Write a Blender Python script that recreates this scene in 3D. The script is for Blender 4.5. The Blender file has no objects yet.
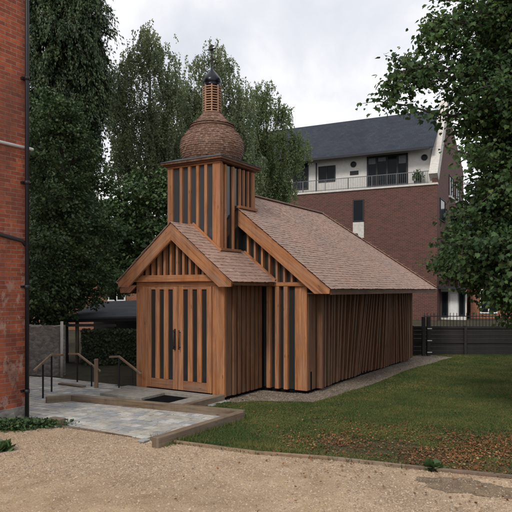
import bpy, math, random
import numpy as np
from mathutils import Vector, Matrix
random.seed(7); rng = np.random.default_rng(7)
S = bpy.context.scene; COL = S.collection
F = 602.0; HY = 289.0; H = 2.3
def at(px, py, Y):                       # photo direction at distance Y -> world point
    return Vector(((px-256)/F*Y, Y, H-(py-HY)/F*Y))
def gnd(px, py, z=0.0):
    Y = F*(H-z)/(py-HY); return Vector(((px-256)/F*Y, Y, z))

# ------------------------------------------------------------------ materials
def new_mat(name):
    m = bpy.data.materials.new(name); m.use_nodes = True
    nt = m.node_tree; nt.nodes.clear()
    o = nt.nodes.new('ShaderNodeOutputMaterial'); b = nt.nodes.new('ShaderNodeBsdfPrincipled')
    nt.links.new(b.outputs[0], o.inputs[0]); return m, nt, b
def nd(nt, t, **kw):
    n = nt.nodes.new('ShaderNode'+t)
    for k, v in kw.items():
        if k in n.inputs.keys() if isinstance(k, str) else False: n.inputs[k].default_value = v
        else: setattr(n, k, v)
    return n
def mapping(nt, coord, scale=(1,1,1)):
    tc = nt.nodes.new('ShaderNodeTexCoord'); mp = nt.nodes.new('ShaderNodeMapping')
    mp.inputs['Scale'].default_value = scale
    nt.links.new(tc.outputs[coord], mp.inputs[0]); return mp.outputs[0]
def noise(nt, vec, scale, detail=4, rough=.55, dist=0):
    n = nt.nodes.new('ShaderNodeTexNoise'); n.inputs['Scale'].default_value = scale
    n.inputs['Detail'].default_value = detail; n.inputs['Roughness'].default_value = rough
    n.inputs['Distortion'].default_value = dist
    nt.links.new(vec, n.inputs['Vector']); return n.outputs['Fac']
def ramp(nt, fac, stops, interp='LINEAR'):
    r = nt.nodes.new('ShaderNodeValToRGB'); cr = r.color_ramp; cr.interpolation = interp
    while len(cr.elements) < len(stops): cr.elements.new(.5)
    for e, (p, c) in zip(cr.elements, stops):
        e.position = p; e.color = (*c, 1) if len(c) == 3 else c
    nt.links.new(fac, r.inputs[0]); return r.outputs[0]
def mix(nt, a, b, fac, mode='MIX'):
    m = nt.nodes.new('ShaderNodeMix'); m.data_type = 'RGBA'; m.blend_type = mode
    for sock, v in ((m.inputs[0], fac), (m.inputs[6], a), (m.inputs[7], b)):
        if isinstance(v, (int, float)): sock.default_value = v
        elif isinstance(v, tuple): sock.default_value = (*v, 1)
        else: nt.links.new(v, sock)
    return m.outputs[2]
def island(nt):
    g = nt.nodes.new('ShaderNodeNewGeometry'); return g.outputs['Random Per Island']
def bump(nt, b, h, strength=.3, dist=.01):
    n = nt.nodes.new('ShaderNodeBump'); n.inputs['Strength'].default_value = strength
    n.inputs['Distance'].default_value = dist
    nt.links.new(h, n.inputs['Height']); nt.links.new(n.outputs[0], b.inputs['Normal'])
def lk(nt, s, b, name='Base Color'): nt.links.new(s, b.inputs[name])

def wood_mat(name, lo, mid, hi, knots=True, rough=.72, weather=(.3,.26,.22), wamt=.25):
    m, nt, b = new_mat(name)
    v = mapping(nt, 'UV', (1.3, 26, 1)); g = noise(nt, v, 1.0, 6, .6, .6)
    c = ramp(nt, g, [(.3, lo), (.5, mid), (.72, hi)])
    isl = island(nt)
    tint = ramp(nt, isl, [(0, (.62,.60,.60)), (.4, (.9,.9,.9)), (.7,(1,.98,.95)), (1, (1.0,.93,.84))])
    c = mix(nt, c, tint, 1.0, 'MULTIPLY')
    w = noise(nt, mapping(nt, 'UV', (.8, 5, 1)), 1.0, 5, .65)
    wf = ramp(nt, w, [(.42, (0,0,0)), (.68, (wamt,)*3)])
    st = noise(nt, mapping(nt, 'Object', (5,5,.7)), 1.0, 6, .7)
    c = mix(nt, c, ramp(nt, st, [(.32,(.66,.64,.62)),(.55,(1.04,1.02,1.0))]), 1.0, 'MULTIPLY')
    c = mix(nt, c, weather, wf)
    if knots:
        vo = nt.nodes.new('ShaderNodeTexVoronoi'); vo.inputs['Scale'].default_value = 1
        nt.links.new(mapping(nt, 'UV', (2.2, 8, 1)), vo.inputs['Vector'])
        kf = ramp(nt, vo.outputs['Distance'], [(.0, (.8,)*3), (.07, (.6,)*3), (.12, (0,)*3)])
        c = mix(nt, c, (.08,.035,.018), kf)
    lk(nt, c, b); b.inputs['Roughness'].default_value = rough
    bump(nt, b, g, .35, .004); return m
def plain(name, col, rough=.6, metal=0, var=.15, scale=6, coord='Object', bmp=.2):
    m, nt, b = new_mat(name); v = mapping(nt, coord)
    n = noise(nt, v, scale, 6, .6)
    c = ramp(nt, n, [(.3, tuple(x*(1-var) for x in col)), (.7, tuple(min(1, x*(1+var)) for x in col))])
    lk(nt, c, b); b.inputs['Roughness'].default_value = rough; b.inputs['Metallic'].default_value = metal
    if bmp: bump(nt, b, n, bmp, .005)
    return m
def leaf_mat(name, cols, rough=.55, trans=.25, spec=.3, big_lo=(.75,.8,.8), big_hi=(1.2,1.15,1.0)):
    m, nt, b = new_mat(name)
    r = ramp(nt, island(nt), [(i/(len(cols)-1), c) for i, c in enumerate(cols)])
    big = noise(nt, mapping(nt, 'Object'), .9, 3)
    c = mix(nt, r, ramp(nt, big, [(.36, big_lo), (.64, big_hi)]), 1.0, 'MULTIPLY')
    lk(nt, c, b); b.inputs['Roughness'].default_value = rough
    b.inputs['Specular IOR Level'].default_value = spec
    t = nt.nodes.new('ShaderNodeBsdfTranslucent'); nt.links.new(c, t.inputs[0])
    ms = nt.nodes.new('ShaderNodeMixShader'); ms.inputs[0].default_value = trans
    o = [n for n in nt.nodes if n.type == 'OUTPUT_MATERIAL'][0]
    nt.links.new(b.outputs[0], ms.inputs[1]); nt.links.new(t.outputs[0], ms.inputs[2])
    nt.links.new(ms.outputs[0], o.inputs[0]); return m
def brick_mat(name, c1, c2, mortar, patches=None, soot=None, bw=.225, bh=.075, mw=.012, paint=.0):
    m, nt, b = new_mat(name); v = mapping(nt, 'UV')
    warp = nt.nodes.new('ShaderNodeVectorMath'); warp.operation = 'MULTIPLY_ADD'
    nn = nt.nodes.new('ShaderNodeTexNoise'); nn.inputs['Scale'].default_value = 9; nt.links.new(v, nn.inputs['Vector'])
    nt.links.new(nn.outputs['Color'], warp.inputs[0]); warp.inputs[1].default_value = (.012,.012,0); nt.links.new(v, warp.inputs[2])
    t = nt.nodes.new('ShaderNodeTexBrick'); nt.links.new(warp.outputs[0], t.inputs['Vector'])
    t.inputs['Scale'].default_value = 1; t.inputs['Brick Width'].default_value = bw; t.inputs['Row Height'].default_value = bh
    t.inputs['Mortar Size'].default_value = mw/2; t.inputs['Mortar Smooth'].default_value = .3; t.inputs['Bias'].default_value = 0
    t.inputs['Color1'].default_value = (*c1,1); t.inputs['Color2'].default_value = (*c2,1); t.inputs['Mortar'].default_value = (*mortar,1)
    c = t.outputs['Color']
    n1 = noise(nt, v, 14, 5, .6); c = mix(nt, c, ramp(nt, n1, [(.3,(.7,.7,.72)),(.7,(1.25,1.2,1.15))]), 1.0, 'MULTIPLY')
    if patches:
        n2 = noise(nt, mapping(nt, 'UV', (2.2,1.2,1)), 1.9, 10, .75)
        sx = nt.nodes.new('ShaderNodeSeparateXYZ'); nt.links.new(v, sx.inputs[0])
        band = ramp(nt, sx.outputs[1], [(0,(0,)*3),(1,(0,)*3)]) if False else None
        mr_ = nt.nodes.new('ShaderNodeMapRange'); mr_.inputs[1].default_value = 4.6; mr_.inputs[2].default_value = 3.2; nt.links.new(sx.outputs[1], mr_.inputs[0])
        pf = ramp(nt, n2, [(.535,(0,0,0)),(.565,(.7,)*3)])
        c = mix(nt, c, patches, mix(nt, (0.,0.,0.), pf, mr_.outputs[0]))
    if soot:
        n3 = noise(nt, mapping(nt, 'UV', (.9,.5,1)), 1.0, 6, .6)
        c = mix(nt, c, soot, ramp(nt, n3, [(.48,(0,0,0)),(.7,(.7,)*3)]))
    if patches:
        m2 = nt.nodes.new('ShaderNodeMapRange'); m2.inputs[1].default_value = 4.2; m2.inputs[2].default_value = 2.2; m2.inputs[4].default_value = .75; nt.links.new(sx.outputs[1], m2.inputs[0])
        n5 = noise(nt, v, 3.5, 7, .7); df = mix(nt, (0.,0.,0.), ramp(nt, n5, [(.38,(0,0,0)),(.55,(1,1,1))]), m2.outputs[0])
        c = mix(nt, c, mix(nt, c, (.5,.42,.42), 1.0, 'MULTIPLY'), df)
    lk(nt, c, b); b.inputs['Roughness'].default_value = .85
    inv = nt.nodes.new('ShaderNodeMath'); inv.operation = 'SUBTRACT'; inv.inputs[0].default_value = 1; nt.links.new(t.outputs['Fac'], inv.inputs[1])
    ad = nt.nodes.new('ShaderNodeMath'); ad.operation = 'MULTIPLY_ADD'; ad.inputs[1].default_value = .5
    nt.links.new(n1, ad.inputs[0]); nt.links.new(inv.outputs[0], ad.inputs[2])
    bump(nt, b, ad.outputs[0], .6, .01); return m
def glass_dark(name, col=(.015,.018,.02), rough=.06, spec=.4):
    m, nt, b = new_mat(name); b.inputs['Base Color'].default_value = (*col,1)
    b.inputs['Roughness'].default_value = rough; b.inputs['Specular IOR Level'].default_value = spec
    n = noise(nt, mapping(nt, 'Object'), 2.0, 2); bump(nt, b, n, .08, .02); return m

M = {}
M['timber'] = wood_mat('larch', (.20,.075,.028), (.37,.155,.062), (.50,.24,.105), wamt=.3)
M['timber_pale'] = wood_mat('pale_larch', (.30,.17,.10), (.42,.25,.16), (.52,.34,.23), knots=False)
M['timber_shaded'] = wood_mat('larch_side_shaded', (.07,.030,.014), (.14,.060,.027), (.21,.098,.046), weather=(.22,.17,.12), wamt=.35)  # same larch, darker: shade of sides and undersides put into the colour
M['oak'] = wood_mat('weathered_sleeper', (.085,.058,.038), (.15,.108,.072), (.22,.165,.115), weather=(.26,.24,.2), wamt=.5)
M['rail_wood'] = wood_mat('handrail_oak', (.16,.11,.075), (.24,.175,.12), (.3,.23,.17), knots=False)
M['fence_wood'] = wood_mat('dark_fence_shaded', (.012,.011,.011), (.02,.018,.017), (.03,.027,.025), knots=False, weather=(.05,.045,.04))  # dark boards, with the shade at the fence put into the colour too
def shingle_mat(name, cols):
    m, nt, b = new_mat(name)
    c = ramp(nt, island(nt), [(i/(len(cols)-1), c) for i, c in enumerate(cols)])
    g = noise(nt, mapping(nt, 'UV', (30,2,1)), 1.0, 4)
    c = mix(nt, c, ramp(nt, g, [(.3,(.75,)*3),(.7,(1.15,)*3)]), 1.0, 'MULTIPLY')
    big = noise(nt, mapping(nt, 'Object'), .8, 4)
    c = mix(nt, c, ramp(nt, big, [(.35,(.93,.94,.96)),(.65,(1.07,1.0,.96))]), 1.0, 'MULTIPLY')
    lk(nt, c, b); b.inputs['Roughness'].default_value = .7; b.inputs['Specular IOR Level'].default_value = .35
    bump(nt, b, g, .3, .003); return m
M['shingle'] = shingle_mat('cedar_shingle', [(.34,.225,.178),(.37,.25,.20),(.395,.272,.22),(.425,.30,.245),(.385,.245,.195)])
M['shingle_dome'] = shingle_mat('cedar_shingle_dome', [(.15,.085,.06),(.20,.12,.085),(.24,.15,.11),(.28,.185,.14),(.17,.09,.06),(.23,.13,.09)])
M['void'] = plain('near_black_void', (.007,.007,.008), .9)  # near black: shade of gaps and pit put into the colour; plinth too
[n for n in M['void'].node_tree.nodes if n.type == 'BSDF_PRINCIPLED'][0].inputs['Specular IOR Level'].default_value = .03
M['iron'] = plain('black_iron', (.012,.012,.014), .5, .1)
M['cupola'] = plain('black_copper', (.016,.018,.026), .28, .6, scale=4)
M['pane'] = glass_dark('dark_glass', (.026,.027,.026), .07, .45)
M['pane_sky'] = glass_dark('sky_lit_glass', (.055,.062,.068), .05, .6)  # sky reflection put into a lighter grey-blue base colour
M['pane2'] = glass_dark('window_glass', (.008,.011,.014), .12, .12)
M['brick'] = brick_mat('old_red_brick', (.47,.115,.048), (.26,.063,.034), (.33,.22,.17), mw=.014, patches=(.52,.36,.29), soot=(.12,.05,.035))
M['brick_flats'] = brick_mat('brown_brick', (.125,.046,.036), (.07,.029,.024), (.15,.10,.08), bw=.3, bh=.1, mw=.022)
M['brick_orange'] = brick_mat('orange_brick', (.30,.12,.065), (.23,.085,.05), (.28,.2,.15))
def slate_mat():
    m, nt, b = new_mat('slate')
    t = nt.nodes.new('ShaderNodeTexBrick'); nt.links.new(mapping(nt,'UV'), t.inputs['Vector'])
    t.inputs['Scale'].default_value = 1; t.inputs['Brick Width'].default_value = .35; t.inputs['Row Height'].default_value = .28
    t.inputs['Mortar Size'].default_value = .012
    t.inputs['Color1'].default_value = (.024,.029,.041,1); t.inputs['Color2'].default_value = (.034,.04,.054,1); t.inputs['Mortar'].default_value = (.02,.022,.03,1)
    n = noise(nt, mapping(nt,'UV'), .5, 6)
    c = mix(nt, t.outputs['Color'], ramp(nt, n, [(.3,(.85,)*3),(.7,(1.2,)*3)]), 1.0, 'MULTIPLY')
    lk(nt, c, b); b.inputs['Roughness'].default_value = .75; b.inputs['Specular IOR Level'].default_value=.2; return m
M['slate'] = slate_mat()
M['render'] = plain('cream_render', (.64,.62,.58), .9, var=.08)
M['stone_pale'] = plain('pale_stone', (.55,.52,.48), .85, var=.15)
M['reflection_grey'] = plain('grey_reflection', (.13,.14,.15), .8, var=.2)  # flat grey for reflections painted on the big terrace window
M['white_paint'] = plain('white_paint', (.75,.75,.73), .5, var=.08)
M['frame_dark'] = plain('dark_frame', (.012,.013,.016), .65, var=.1)
M['steel'] = plain('grey_rail_steel', (.12,.125,.13), .5, .5)
M['concrete'] = plain('threshold_concrete', (.24,.225,.2), .85, var=.25, scale=9)
M['felt'] = plain('grey_felt_roof', (.075,.08,.095), .8, var=.3, scale=3)
M['bark'] = plain('bark', (.06,.05,.042), .9, var=.4, scale=14, bmp=.7)
M['bark_birch'] = plain('birch_bark', (.16,.15,.14), .85, var=.7, scale=5, bmp=.4)
def rubble_mat():
    m, nt, b = new_mat('rubble_stone'); v = mapping(nt, 'Object', (1,1,1.6))
    vo = nt.nodes.new('ShaderNodeTexVoronoi'); vo.inputs['Scale'].default_value = 9; nt.links.new(v, vo.inputs['Vector'])
    bw = nt.nodes.new('ShaderNodeSeparateColor'); nt.links.new(vo.outputs['Color'], bw.inputs[0])
    c = ramp(nt, bw.outputs[0], [(0,(.17,.16,.14)),(.5,(.22,.205,.185)),(1,(.28,.265,.24))])
    n = noise(nt, v, 9, 7, .7); c = mix(nt, c, ramp(nt, n, [(.3,(.6,)*3),(.7,(1.3,)*3)]), 1.0, 'MULTIPLY')
    lk(nt, c, b); b.inputs['Roughness'].default_value = .9; bump(nt, b, vo.outputs['Distance'], .5, -.02); return m
M['rubble'] = rubble_mat()
M['leaf_conifer'] = leaf_mat('conifer_fronds', [(.026,.05,.024),(.042,.078,.036),(.06,.10,.045),(.075,.085,.038)], trans=.15)
M['leaf_laurel'] = leaf_mat('evergreen_leaves', [(.034,.066,.030),(.062,.112,.046),(.10,.17,.066),(.045,.08,.038),(.12,.17,.07)], rough=.5, trans=.2)
M['leaf_birch'] = leaf_mat('birch_leaves', [(.13,.175,.095),(.185,.235,.13),(.23,.275,.16),(.27,.30,.19)], trans=.5)
M['leaf_ash'] = leaf_mat('ash_leaves', [(.12,.17,.08),(.17,.225,.105),(.21,.27,.13),(.15,.195,.095)], trans=.5)
M['leaf_maple'] = leaf_mat('maple_leaves', [(.03,.06,.026),(.048,.098,.036),(.068,.135,.046),(.10,.17,.06),(.036,.07,.03),(.13,.18,.06)], rough=.5, trans=.4)
M['leaf_ivy'] = leaf_mat('ivy_leaves', [(.02,.035,.016),(.04,.06,.025),(.06,.075,.035)], trans=.1)
M['grass_blade'] = leaf_mat('grass_blades', [(.058,.10,.03),(.085,.138,.042),(.12,.165,.054),(.24,.20,.10),(.068,.115,.034),(.17,.13,.06)], rough=.7, trans=.3, spec=.1, big_lo=(.72,.86,.8), big_hi=(1.32,1.2,1.1))
M['dead_leaf'] = leaf_mat('fallen_leaf', [(.17,.065,.032),(.23,.09,.042),(.12,.055,.033),(.28,.13,.06),(.15,.06,.036),(.32,.22,.13),(.20,.075,.036)], rough=.8, trans=.05, spec=.1)
def ground_mat(name, stops, scales=(0.6, 6, 60), bs=.6):
    m, nt, b = new_mat(name); v = mapping(nt, 'Object')
    n = noise(nt, v, scales[1], 8, .65); c = ramp(nt, n, stops)
    n0 = noise(nt, v, scales[0], 5, .6); c = mix(nt, c, ramp(nt, n0, [(.3,(.72,.72,.74)),(.7,(1.22,1.18,1.12))]), 1.0, 'MULTIPLY')
    n2 = noise(nt, v, scales[2], 4, .7); c = mix(nt, c, ramp(nt, n2, [(.3,(.6,.6,.6)),(.7,(1.35,1.33,1.3))]), 1.0, 'MULTIPLY')
    lk(nt, c, b); b.inputs['Roughness'].default_value = .95; b.inputs['Specular IOR Level'].default_value = .15
    bump(nt, b, n2, bs, .012); return m
M['gravel'] = ground_mat('gravel_ground', [(.3,(.30,.215,.14)),(.5,(.41,.31,.21)),(.7,(.48,.375,.265))], (.45, 2.2, 75))
M['gravel_grey'] = ground_mat('gravel_border', [(.3,(.13,.105,.08)),(.5,(.20,.165,.13)),(.7,(.29,.25,.2))], (.8, 6, 70))
M['soil'] = ground_mat('lawn_soil', [(.3,(.055,.048,.028)),(.5,(.08,.075,.038)),(.7,(.12,.095,.058))], (.7, 5, 60))
M['earth'] = ground_mat('earth', [(.3,(.035,.032,.022)),(.6,(.06,.055,.036)),(.8,(.09,.08,.05))], (.3, 3, 40))
M['gravel_dark'] = ground_mat('dark_patch', [(.3,(.13,.10,.075)),(.5,(.20,.155,.11)),(.75,(.29,.22,.15))], (.8, 5, 60))  # darker brown tone for one patch of the gravel
def stone_mat(name, cols):
    m, nt, b = new_mat(name); c = ramp(nt, island(nt), [(i/(len(cols)-1), c) for i, c in enumerate(cols)])
    n = noise(nt, mapping(nt,'Object'), 12, 5); c = mix(nt, c, ramp(nt, n, [(.3,(.78,)*3),(.7,(1.15,)*3)]), 1.0, 'MULTIPLY')
    lk(nt, c, b); b.inputs['Roughness'].default_value = .85; bump(nt, b, n, .2, .004); return m
M['pebble'] = stone_mat('pebbles', [(.25,.175,.12),(.41,.30,.205),(.48,.37,.265),(.36,.245,.155),(.56,.47,.37),(.42,.315,.22),(.31,.225,.155),(.18,.135,.10)])
M['pebble_grey'] = stone_mat('pebbles_grey', [(.14,.115,.09),(.25,.21,.17),(.36,.32,.27),(.2,.165,.125)])
def paver_mat():
    m, nt, b = new_mat('setts')
    c = ramp(nt, island(nt), [(0,(.29,.29,.285)),(.15,(.38,.36,.32)),(.32,(.34,.34,.33)),(.45,(.45,.43,.39)),(.6,(.31,.32,.33)),(.72,(.40,.37,.32)),(.85,(.36,.36,.35)),(.94,(.5,.49,.46))], 'CONSTANT')
    n = noise(nt, mapping(nt,'Object'), 9, 6, .65); c = mix(nt, c, ramp(nt, n, [(.3,(.72,)*3),(.7,(1.2,)*3)]), 1.0, 'MULTIPLY')
    lk(nt, c, b); b.inputs['Roughness'].default_value = .7; bump(nt, b, n, .3, .006); return m
M['paver'] = paver_mat()
M['joint'] = plain('joint_sand', (.2,.175,.14), .95)

# ------------------------------------------------------------------ mesh builder
class MB:
    def __init__(s): s.v = []; s.f = []; s.uv = []; s.sm = []
    def face(s, pts, uvs=None, smooth=False):
        n = len(s.v); s.v += [tuple(p) for p in pts]; s.f.append(tuple(range(n, n+len(pts))))
        if uvs is None: uvs = autouv(pts)
        s.uv += [tuple(u) for u in uvs]; s.sm.append(smooth)
    def hexa(s, p, shared=True):
        """8 corners: p[0..3] bottom ring, p[4..7] top ring (same order)."""
        p = [Vector(q) for q in p]; n = len(s.v); s.v += [tuple(q) for q in p]
        cen = sum(p, Vector())/8
        ax = [p[1]-p[0], p[3]-p[0], p[4]-p[0]]
        k = max(range(3), key=lambda i: ax[i].length)
        L = ax[k].normalized(); off = (random.random()*40, random.random()*40)
        for q in ((3,2,1,0), (4,5,6,7), (0,1,5,4), (1,2,6,5), (2,3,7,6), (3,0,4,7)):
            a, b_, c = p[q[0]], p[q[1]], p[q[2]]; N = (b_-a).cross(c-a)
            if N.length < 1e-12: N = Vector((0,0,1))
            N.normalize()
            W = N.cross(L)
            if W.length < 1e-4: W = (b_-a).normalized()
            s.f.append(tuple(n+i for i in q)); s.sm.append(False)
            s.uv += [((p[i]-p[0]).dot(L)+off[0], (p[i]-p[0]).dot(W)+off[1]) for i in q]
    def box(s, x0, y0, z0, x1, y1, z1):
        s.hexa([(x0,y0,z0),(x1,y0,z0),(x1,y1,z0),(x0,y1,z0),(x0,y0,z1),(x1,y0,z1),(x1,y1,z1),(x0,y1,z1)])
    def beam(s, a, b, w, d, side):
        """bar from a to b; w along 'side' dir, d along the third axis, centred on a-b."""
        a = Vector(a); b = Vector(b); L = (b-a).normalized(); W = Vector(side); W = (W-L*W.dot(L)).normalized(); D = L.cross(W)
        W = W*w/2; D = D*d/2
        s.hexa([a-W-D, a+W-D, a+W+D, a-W+D, b-W-D, b+W-D, b+W+D, b-W+D])
    def tube(s, pts, rad, n=8, cap=True):
        pts = [Vector(p) for p in pts]; base = len(s.v); up = Vector((0,0,1)); off = random.random()*9; acc = 0
        for i, p in enumerate(pts):
            t = (pts[min(i+1, len(pts)-1)]-pts[max(i-1, 0)]).normalized()
            a = t.cross(up if abs(t.z) < .95 else Vector((1,0,0))).normalized(); c = t.cross(a)
            r = rad[i] if isinstance(rad, (list, tuple)) else rad
            for k in range(n):
                q = 2*math.pi*k/n; s.v.append(tuple(p+(a*math.cos(q)+c*math.sin(q))*r))
        for i in range(len(pts)-1):
            L = (pts[i+1]-pts[i]).length
            for k in range(n):
                k2 = (k+1) % n; o = base+i*n
                s.f.append((o+k, o+k2, o+n+k2, o+n+k)); s.sm.append(True)
                s.uv += [(acc+off, k/n), (acc+off, (k+1)/n), (acc+L+off, (k+1)/n), (acc+L+off, k/n)]
            acc += L
        if cap:
            for o, rev in ((base, True), (base+(len(pts)-1)*n, False)):
                idx = [o+k for k in range(n)]
                if rev: idx.reverse()
                s.f.append(tuple(idx)); s.sm.append(False); s.uv += [(0, 0)]*n
    def lathe(s, prof, n=32, c=(0,0)):
        base = len(s.v)
        for r, z in prof:
            for k in range(n):
                q = 2*math.pi*k/n; s.v.append((c[0]+r*math.cos(q), c[1]+r*math.sin(q), z))
        for i in range(len(prof)-1):
            for k in range(n):
                k2 = (k+1) % n; o = base+i*n
                s.f.append((o+k, o+k2, o+n+k2, o+n+k)); s.sm.append(True)
                s.uv += [(k/n*4, prof[i][1]), ((k+1)/n*4, prof[i][1]), ((k+1)/n*4, prof[i+1][1]), (k/n*4, prof[i+1][1])]
    def prism(s, poly, ext):
        """closed prism: planar polygon (3D pts) extruded by vector ext"""
        poly = [Vector(p) for p in poly]; ext = Vector(ext); b = [p+ext for p in poly]
        s.face(poly[::-1]); s.face(b)
        for i in range(len(poly)):
            j = (i+1) % len(poly); s.face([poly[i], poly[j], b[j], b[i]])
    def build(s, name, m, parent=None, bevel=0):
        me = bpy.data.meshes.new(name); me.from_pydata(s.v, [], s.f)
        uvl = me.uv_layers.new(name='UVMap'); uvl.data.foreach_set('uv', [c for u in s.uv for c in u])
        me.polygons.foreach_set('use_smooth', s.sm)
        o = bpy.data.objects.new(name, me); me.materials.append(m if not isinstance(m, str) else M[m]); COL.objects.link(o)
        if parent is not None: o.parent = parent
        if bevel:
            b = o.modifiers.new('bevel', 'BEVEL'); b.width = bevel; b.segments = 1; b.limit_method = 'ANGLE'
        me.update(); return o
def autouv(pts):
    p = [Vector(q) for q in pts]; N = (p[1]-p[0]).cross(p[2]-p[0])
    if N.length < 1e-12: return [(0, 0)]*len(p)
    N.normalize()
    if abs(N.z) > .98: return [(q.x, q.y) for q in p]
    U = Vector((0,0,1)).cross(N).normalized(); V = N.cross(U)
    return [(q.dot(U), q.dot(V)) for q in p]
def tag(o, label=None, cat=None, group=None, kind=None):
    if label: o['label'] = label
    if cat: o['category'] = cat
    if group: o['group'] = group
    if kind: o['kind'] = kind
    return o
def empty(name, loc=(0,0,0), rz=0.0):
    o = bpy.data.objects.new(name, None); COL.objects.link(o); o.location = loc; o.rotation_euler = (0,0,rz)
    o.empty_display_size = .3; return o
def np_mesh(name, verts, nper, m, parent=None, faces_per=None):
    """verts (N*nper,3), one n-gon per group, or faces_per = template list of index tuples"""
    N = len(verts)//nper; me = bpy.data.meshes.new(name)
    me.vertices.add(len(verts)); me.vertices.foreach_set('co', np.asarray(verts, np.float32).ravel())
    if faces_per is None: faces_per = [tuple(range(nper))]
    tl = np.concatenate([np.array(f) for f in faces_per]); k = len(tl)
    idx = (np.arange(N)[:,None]*nper+tl[None,:]).ravel()
    sizes = np.array([len(f) for f in faces_per]); st = np.concatenate([[0], np.cumsum(sizes)[:-1]])
    me.loops.add(N*k); me.loops.foreach_set('vertex_index', idx.astype(np.int32))
    me.polygons.add(N*len(sizes))
    me.polygons.foreach_set('loop_start', (np.arange(N)[:,None]*k+st[None,:]).ravel().astype(np.int32))
    me.polygons.foreach_set('loop_total', np.tile(sizes, N).astype(np.int32))
    me.update(calc_edges=True); me.validate()
    me.materials.append(m); o = bpy.data.objects.new(name, me); COL.objects.link(o)
    if parent is not None: o.parent = parent
    return o
LEAF4 = np.array([(0,0,0),(.5,.42,.06),(0,1,0),(-.5,.42,.06)])
LEAF6 = np.array([(0,0,0),(.42,.22,.05),(.40,.62,.05),(0,1.05,-.04),(-.40,.62,.05),(-.42,.22,.05)])
MAPLE = np.array([(0,0,0),(.30,-.04,.06),(.50,.16,.10),(.42,.36,.10),(.50,.62,.06),(.24,.72,.03),(0,1.06,-.16),(-.24,.72,.03),(-.50,.62,.06),(-.42,.36,.10),(-.50,.16,.10),(-.30,-.04,.06)])
MFACES = [(0,1,2,3,4,5,6), (0,6,7,8,9,10,11)]
def leaves(P, D, N, size, tmpl, width=1.0):
    """P (n,3) base points, D (n,3) leaf axis, N (n,3) approximate normals, size (n,)"""
    D = D/np.linalg.norm(D, axis=1, keepdims=True)
    X = np.cross(D, N); X /= np.linalg.norm(X, axis=1, keepdims=True)+1e-9; Z = np.cross(X, D)
    t = tmpl
    V = P[:,None,:] + size[:,None,None]*(t[None,:,0:1]*width*X[:,None,:]+t[None,:,1:2]*D[:,None,:]+t[None,:,2:3]*Z[:,None,:])
    return V.reshape(-1, 3)
def unit(n):
    v = rng.normal(size=(n,3)); return v/np.linalg.norm(v, axis=1, keepdims=True)

# ------------------------------------------------------------------ camera, sky, sun
cam = bpy.data.cameras.new('camera'); co = bpy.data.objects.new('camera', cam); COL.objects.link(co); S.camera = co
co.location = (0,0,H); co.rotation_euler = (math.pi/2, 0, 0)
cam.sensor_width = 36; cam.lens = 36*F/512; cam.shift_y = (HY-256)/512; cam.clip_end = 3000; cam.clip_start = .1
SUN_EL, SUN_AZ = 42, 209            # azimuth the sun stands at, clockwise from +Y
w = bpy.data.worlds.new('World'); S.world = w; w.use_nodes = True; nt = w.node_tree; nt.nodes.clear()
wo = nt.nodes.new('ShaderNodeOutputWorld'); bg = nt.nodes.new('ShaderNodeBackground'); nt.links.new(bg.outputs[0], wo.inputs[0])
sky = nt.nodes.new('ShaderNodeTexSky'); sky.sky_type = 'NISHITA'; sky.sun_disc = False
sky.sun_elevation = math.radians(SUN_EL); sky.sun_rotation = math.radians(SUN_AZ); sky.dust_density = 3
tc = nt.nodes.new('ShaderNodeTexCoord'); sp = nt.nodes.new('ShaderNodeSeparateXYZ'); nt.links.new(tc.outputs['Generated'], sp.inputs[0])
mx = nt.nodes.new('ShaderNodeMath'); mx.operation = 'MAXIMUM'; mx.inputs[1].default_value = 0; nt.links.new(sp.outputs[2], mx.inputs[0])
ad = nt.nodes.new('ShaderNodeMath'); ad.operation = 'ADD'; ad.inputs[1].default_value = .22; nt.links.new(mx.outputs[0], ad.inputs[0])
cb = nt.nodes.new('ShaderNodeCombineXYZ')
for i in (0, 1):
    dv = nt.nodes.new('ShaderNodeMath'); dv.operation = 'DIVIDE'; nt.links.new(sp.outputs[i], dv.inputs[0]); nt.links.new(ad.outputs[0], dv.inputs[1]); nt.links.new(dv.outputs[0], cb.inputs[i])
cb.inputs[2].default_value = 3.1
n1 = noise(nt, cb.outputs[0], 1.5, 8, .56, .35)
cl = ramp(nt, n1, [(.30,(6.6,6.85,7.4)),(.42,(7.7,7.85,8.25)),(.50,(8.9,8.95,9.15)),(.60,(9.8,9.8,9.8))])
# ramp colours are limited to 0..1 in use, so scale them
for e in nt.nodes:
    if e.type == 'VALTORGB':
        for q in e.color_ramp.elements: q.color = (q.color[0]/10, q.color[1]/10, q.color[2]/10, 1)
vm = nt.nodes.new('ShaderNodeVectorMath'); vm.operation = 'SCALE'; vm.inputs['Scale'].default_value = 10.0; nt.links.new(cl, vm.inputs[0])
c = mix(nt, sky.outputs[0], vm.outputs[0], .93); nt.links.new(c, bg.inputs[0]); bg.inputs[1].default_value = .1
sun = bpy.data.lights.new('sun', 'SUN'); sun.energy = 1.5; sun.angle = math.radians(14); sun.color = (1,.95,.87)
so = bpy.data.objects.new('sun', sun); COL.objects.link(so)
az = math.radians(SUN_AZ); el = math.radians(SUN_EL)
so.rotation_euler = Vector((math.sin(az)*math.cos(el), math.cos(az)*math.cos(el), math.sin(el))).to_track_quat('Z', 'Y').to_euler()
so.location = (0,-5,30)
S.view_settings.view_transform = 'Standard'; S.view_settings.look = 'None'; S.view_settings.exposure = .25; S.view_settings.gamma = 1
S.view_settings.use_curve_mapping = False
S.cycles.max_bounces = 6; S.cycles.transparent_max_bounces = 8; S.cycles.use_denoising = True

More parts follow.
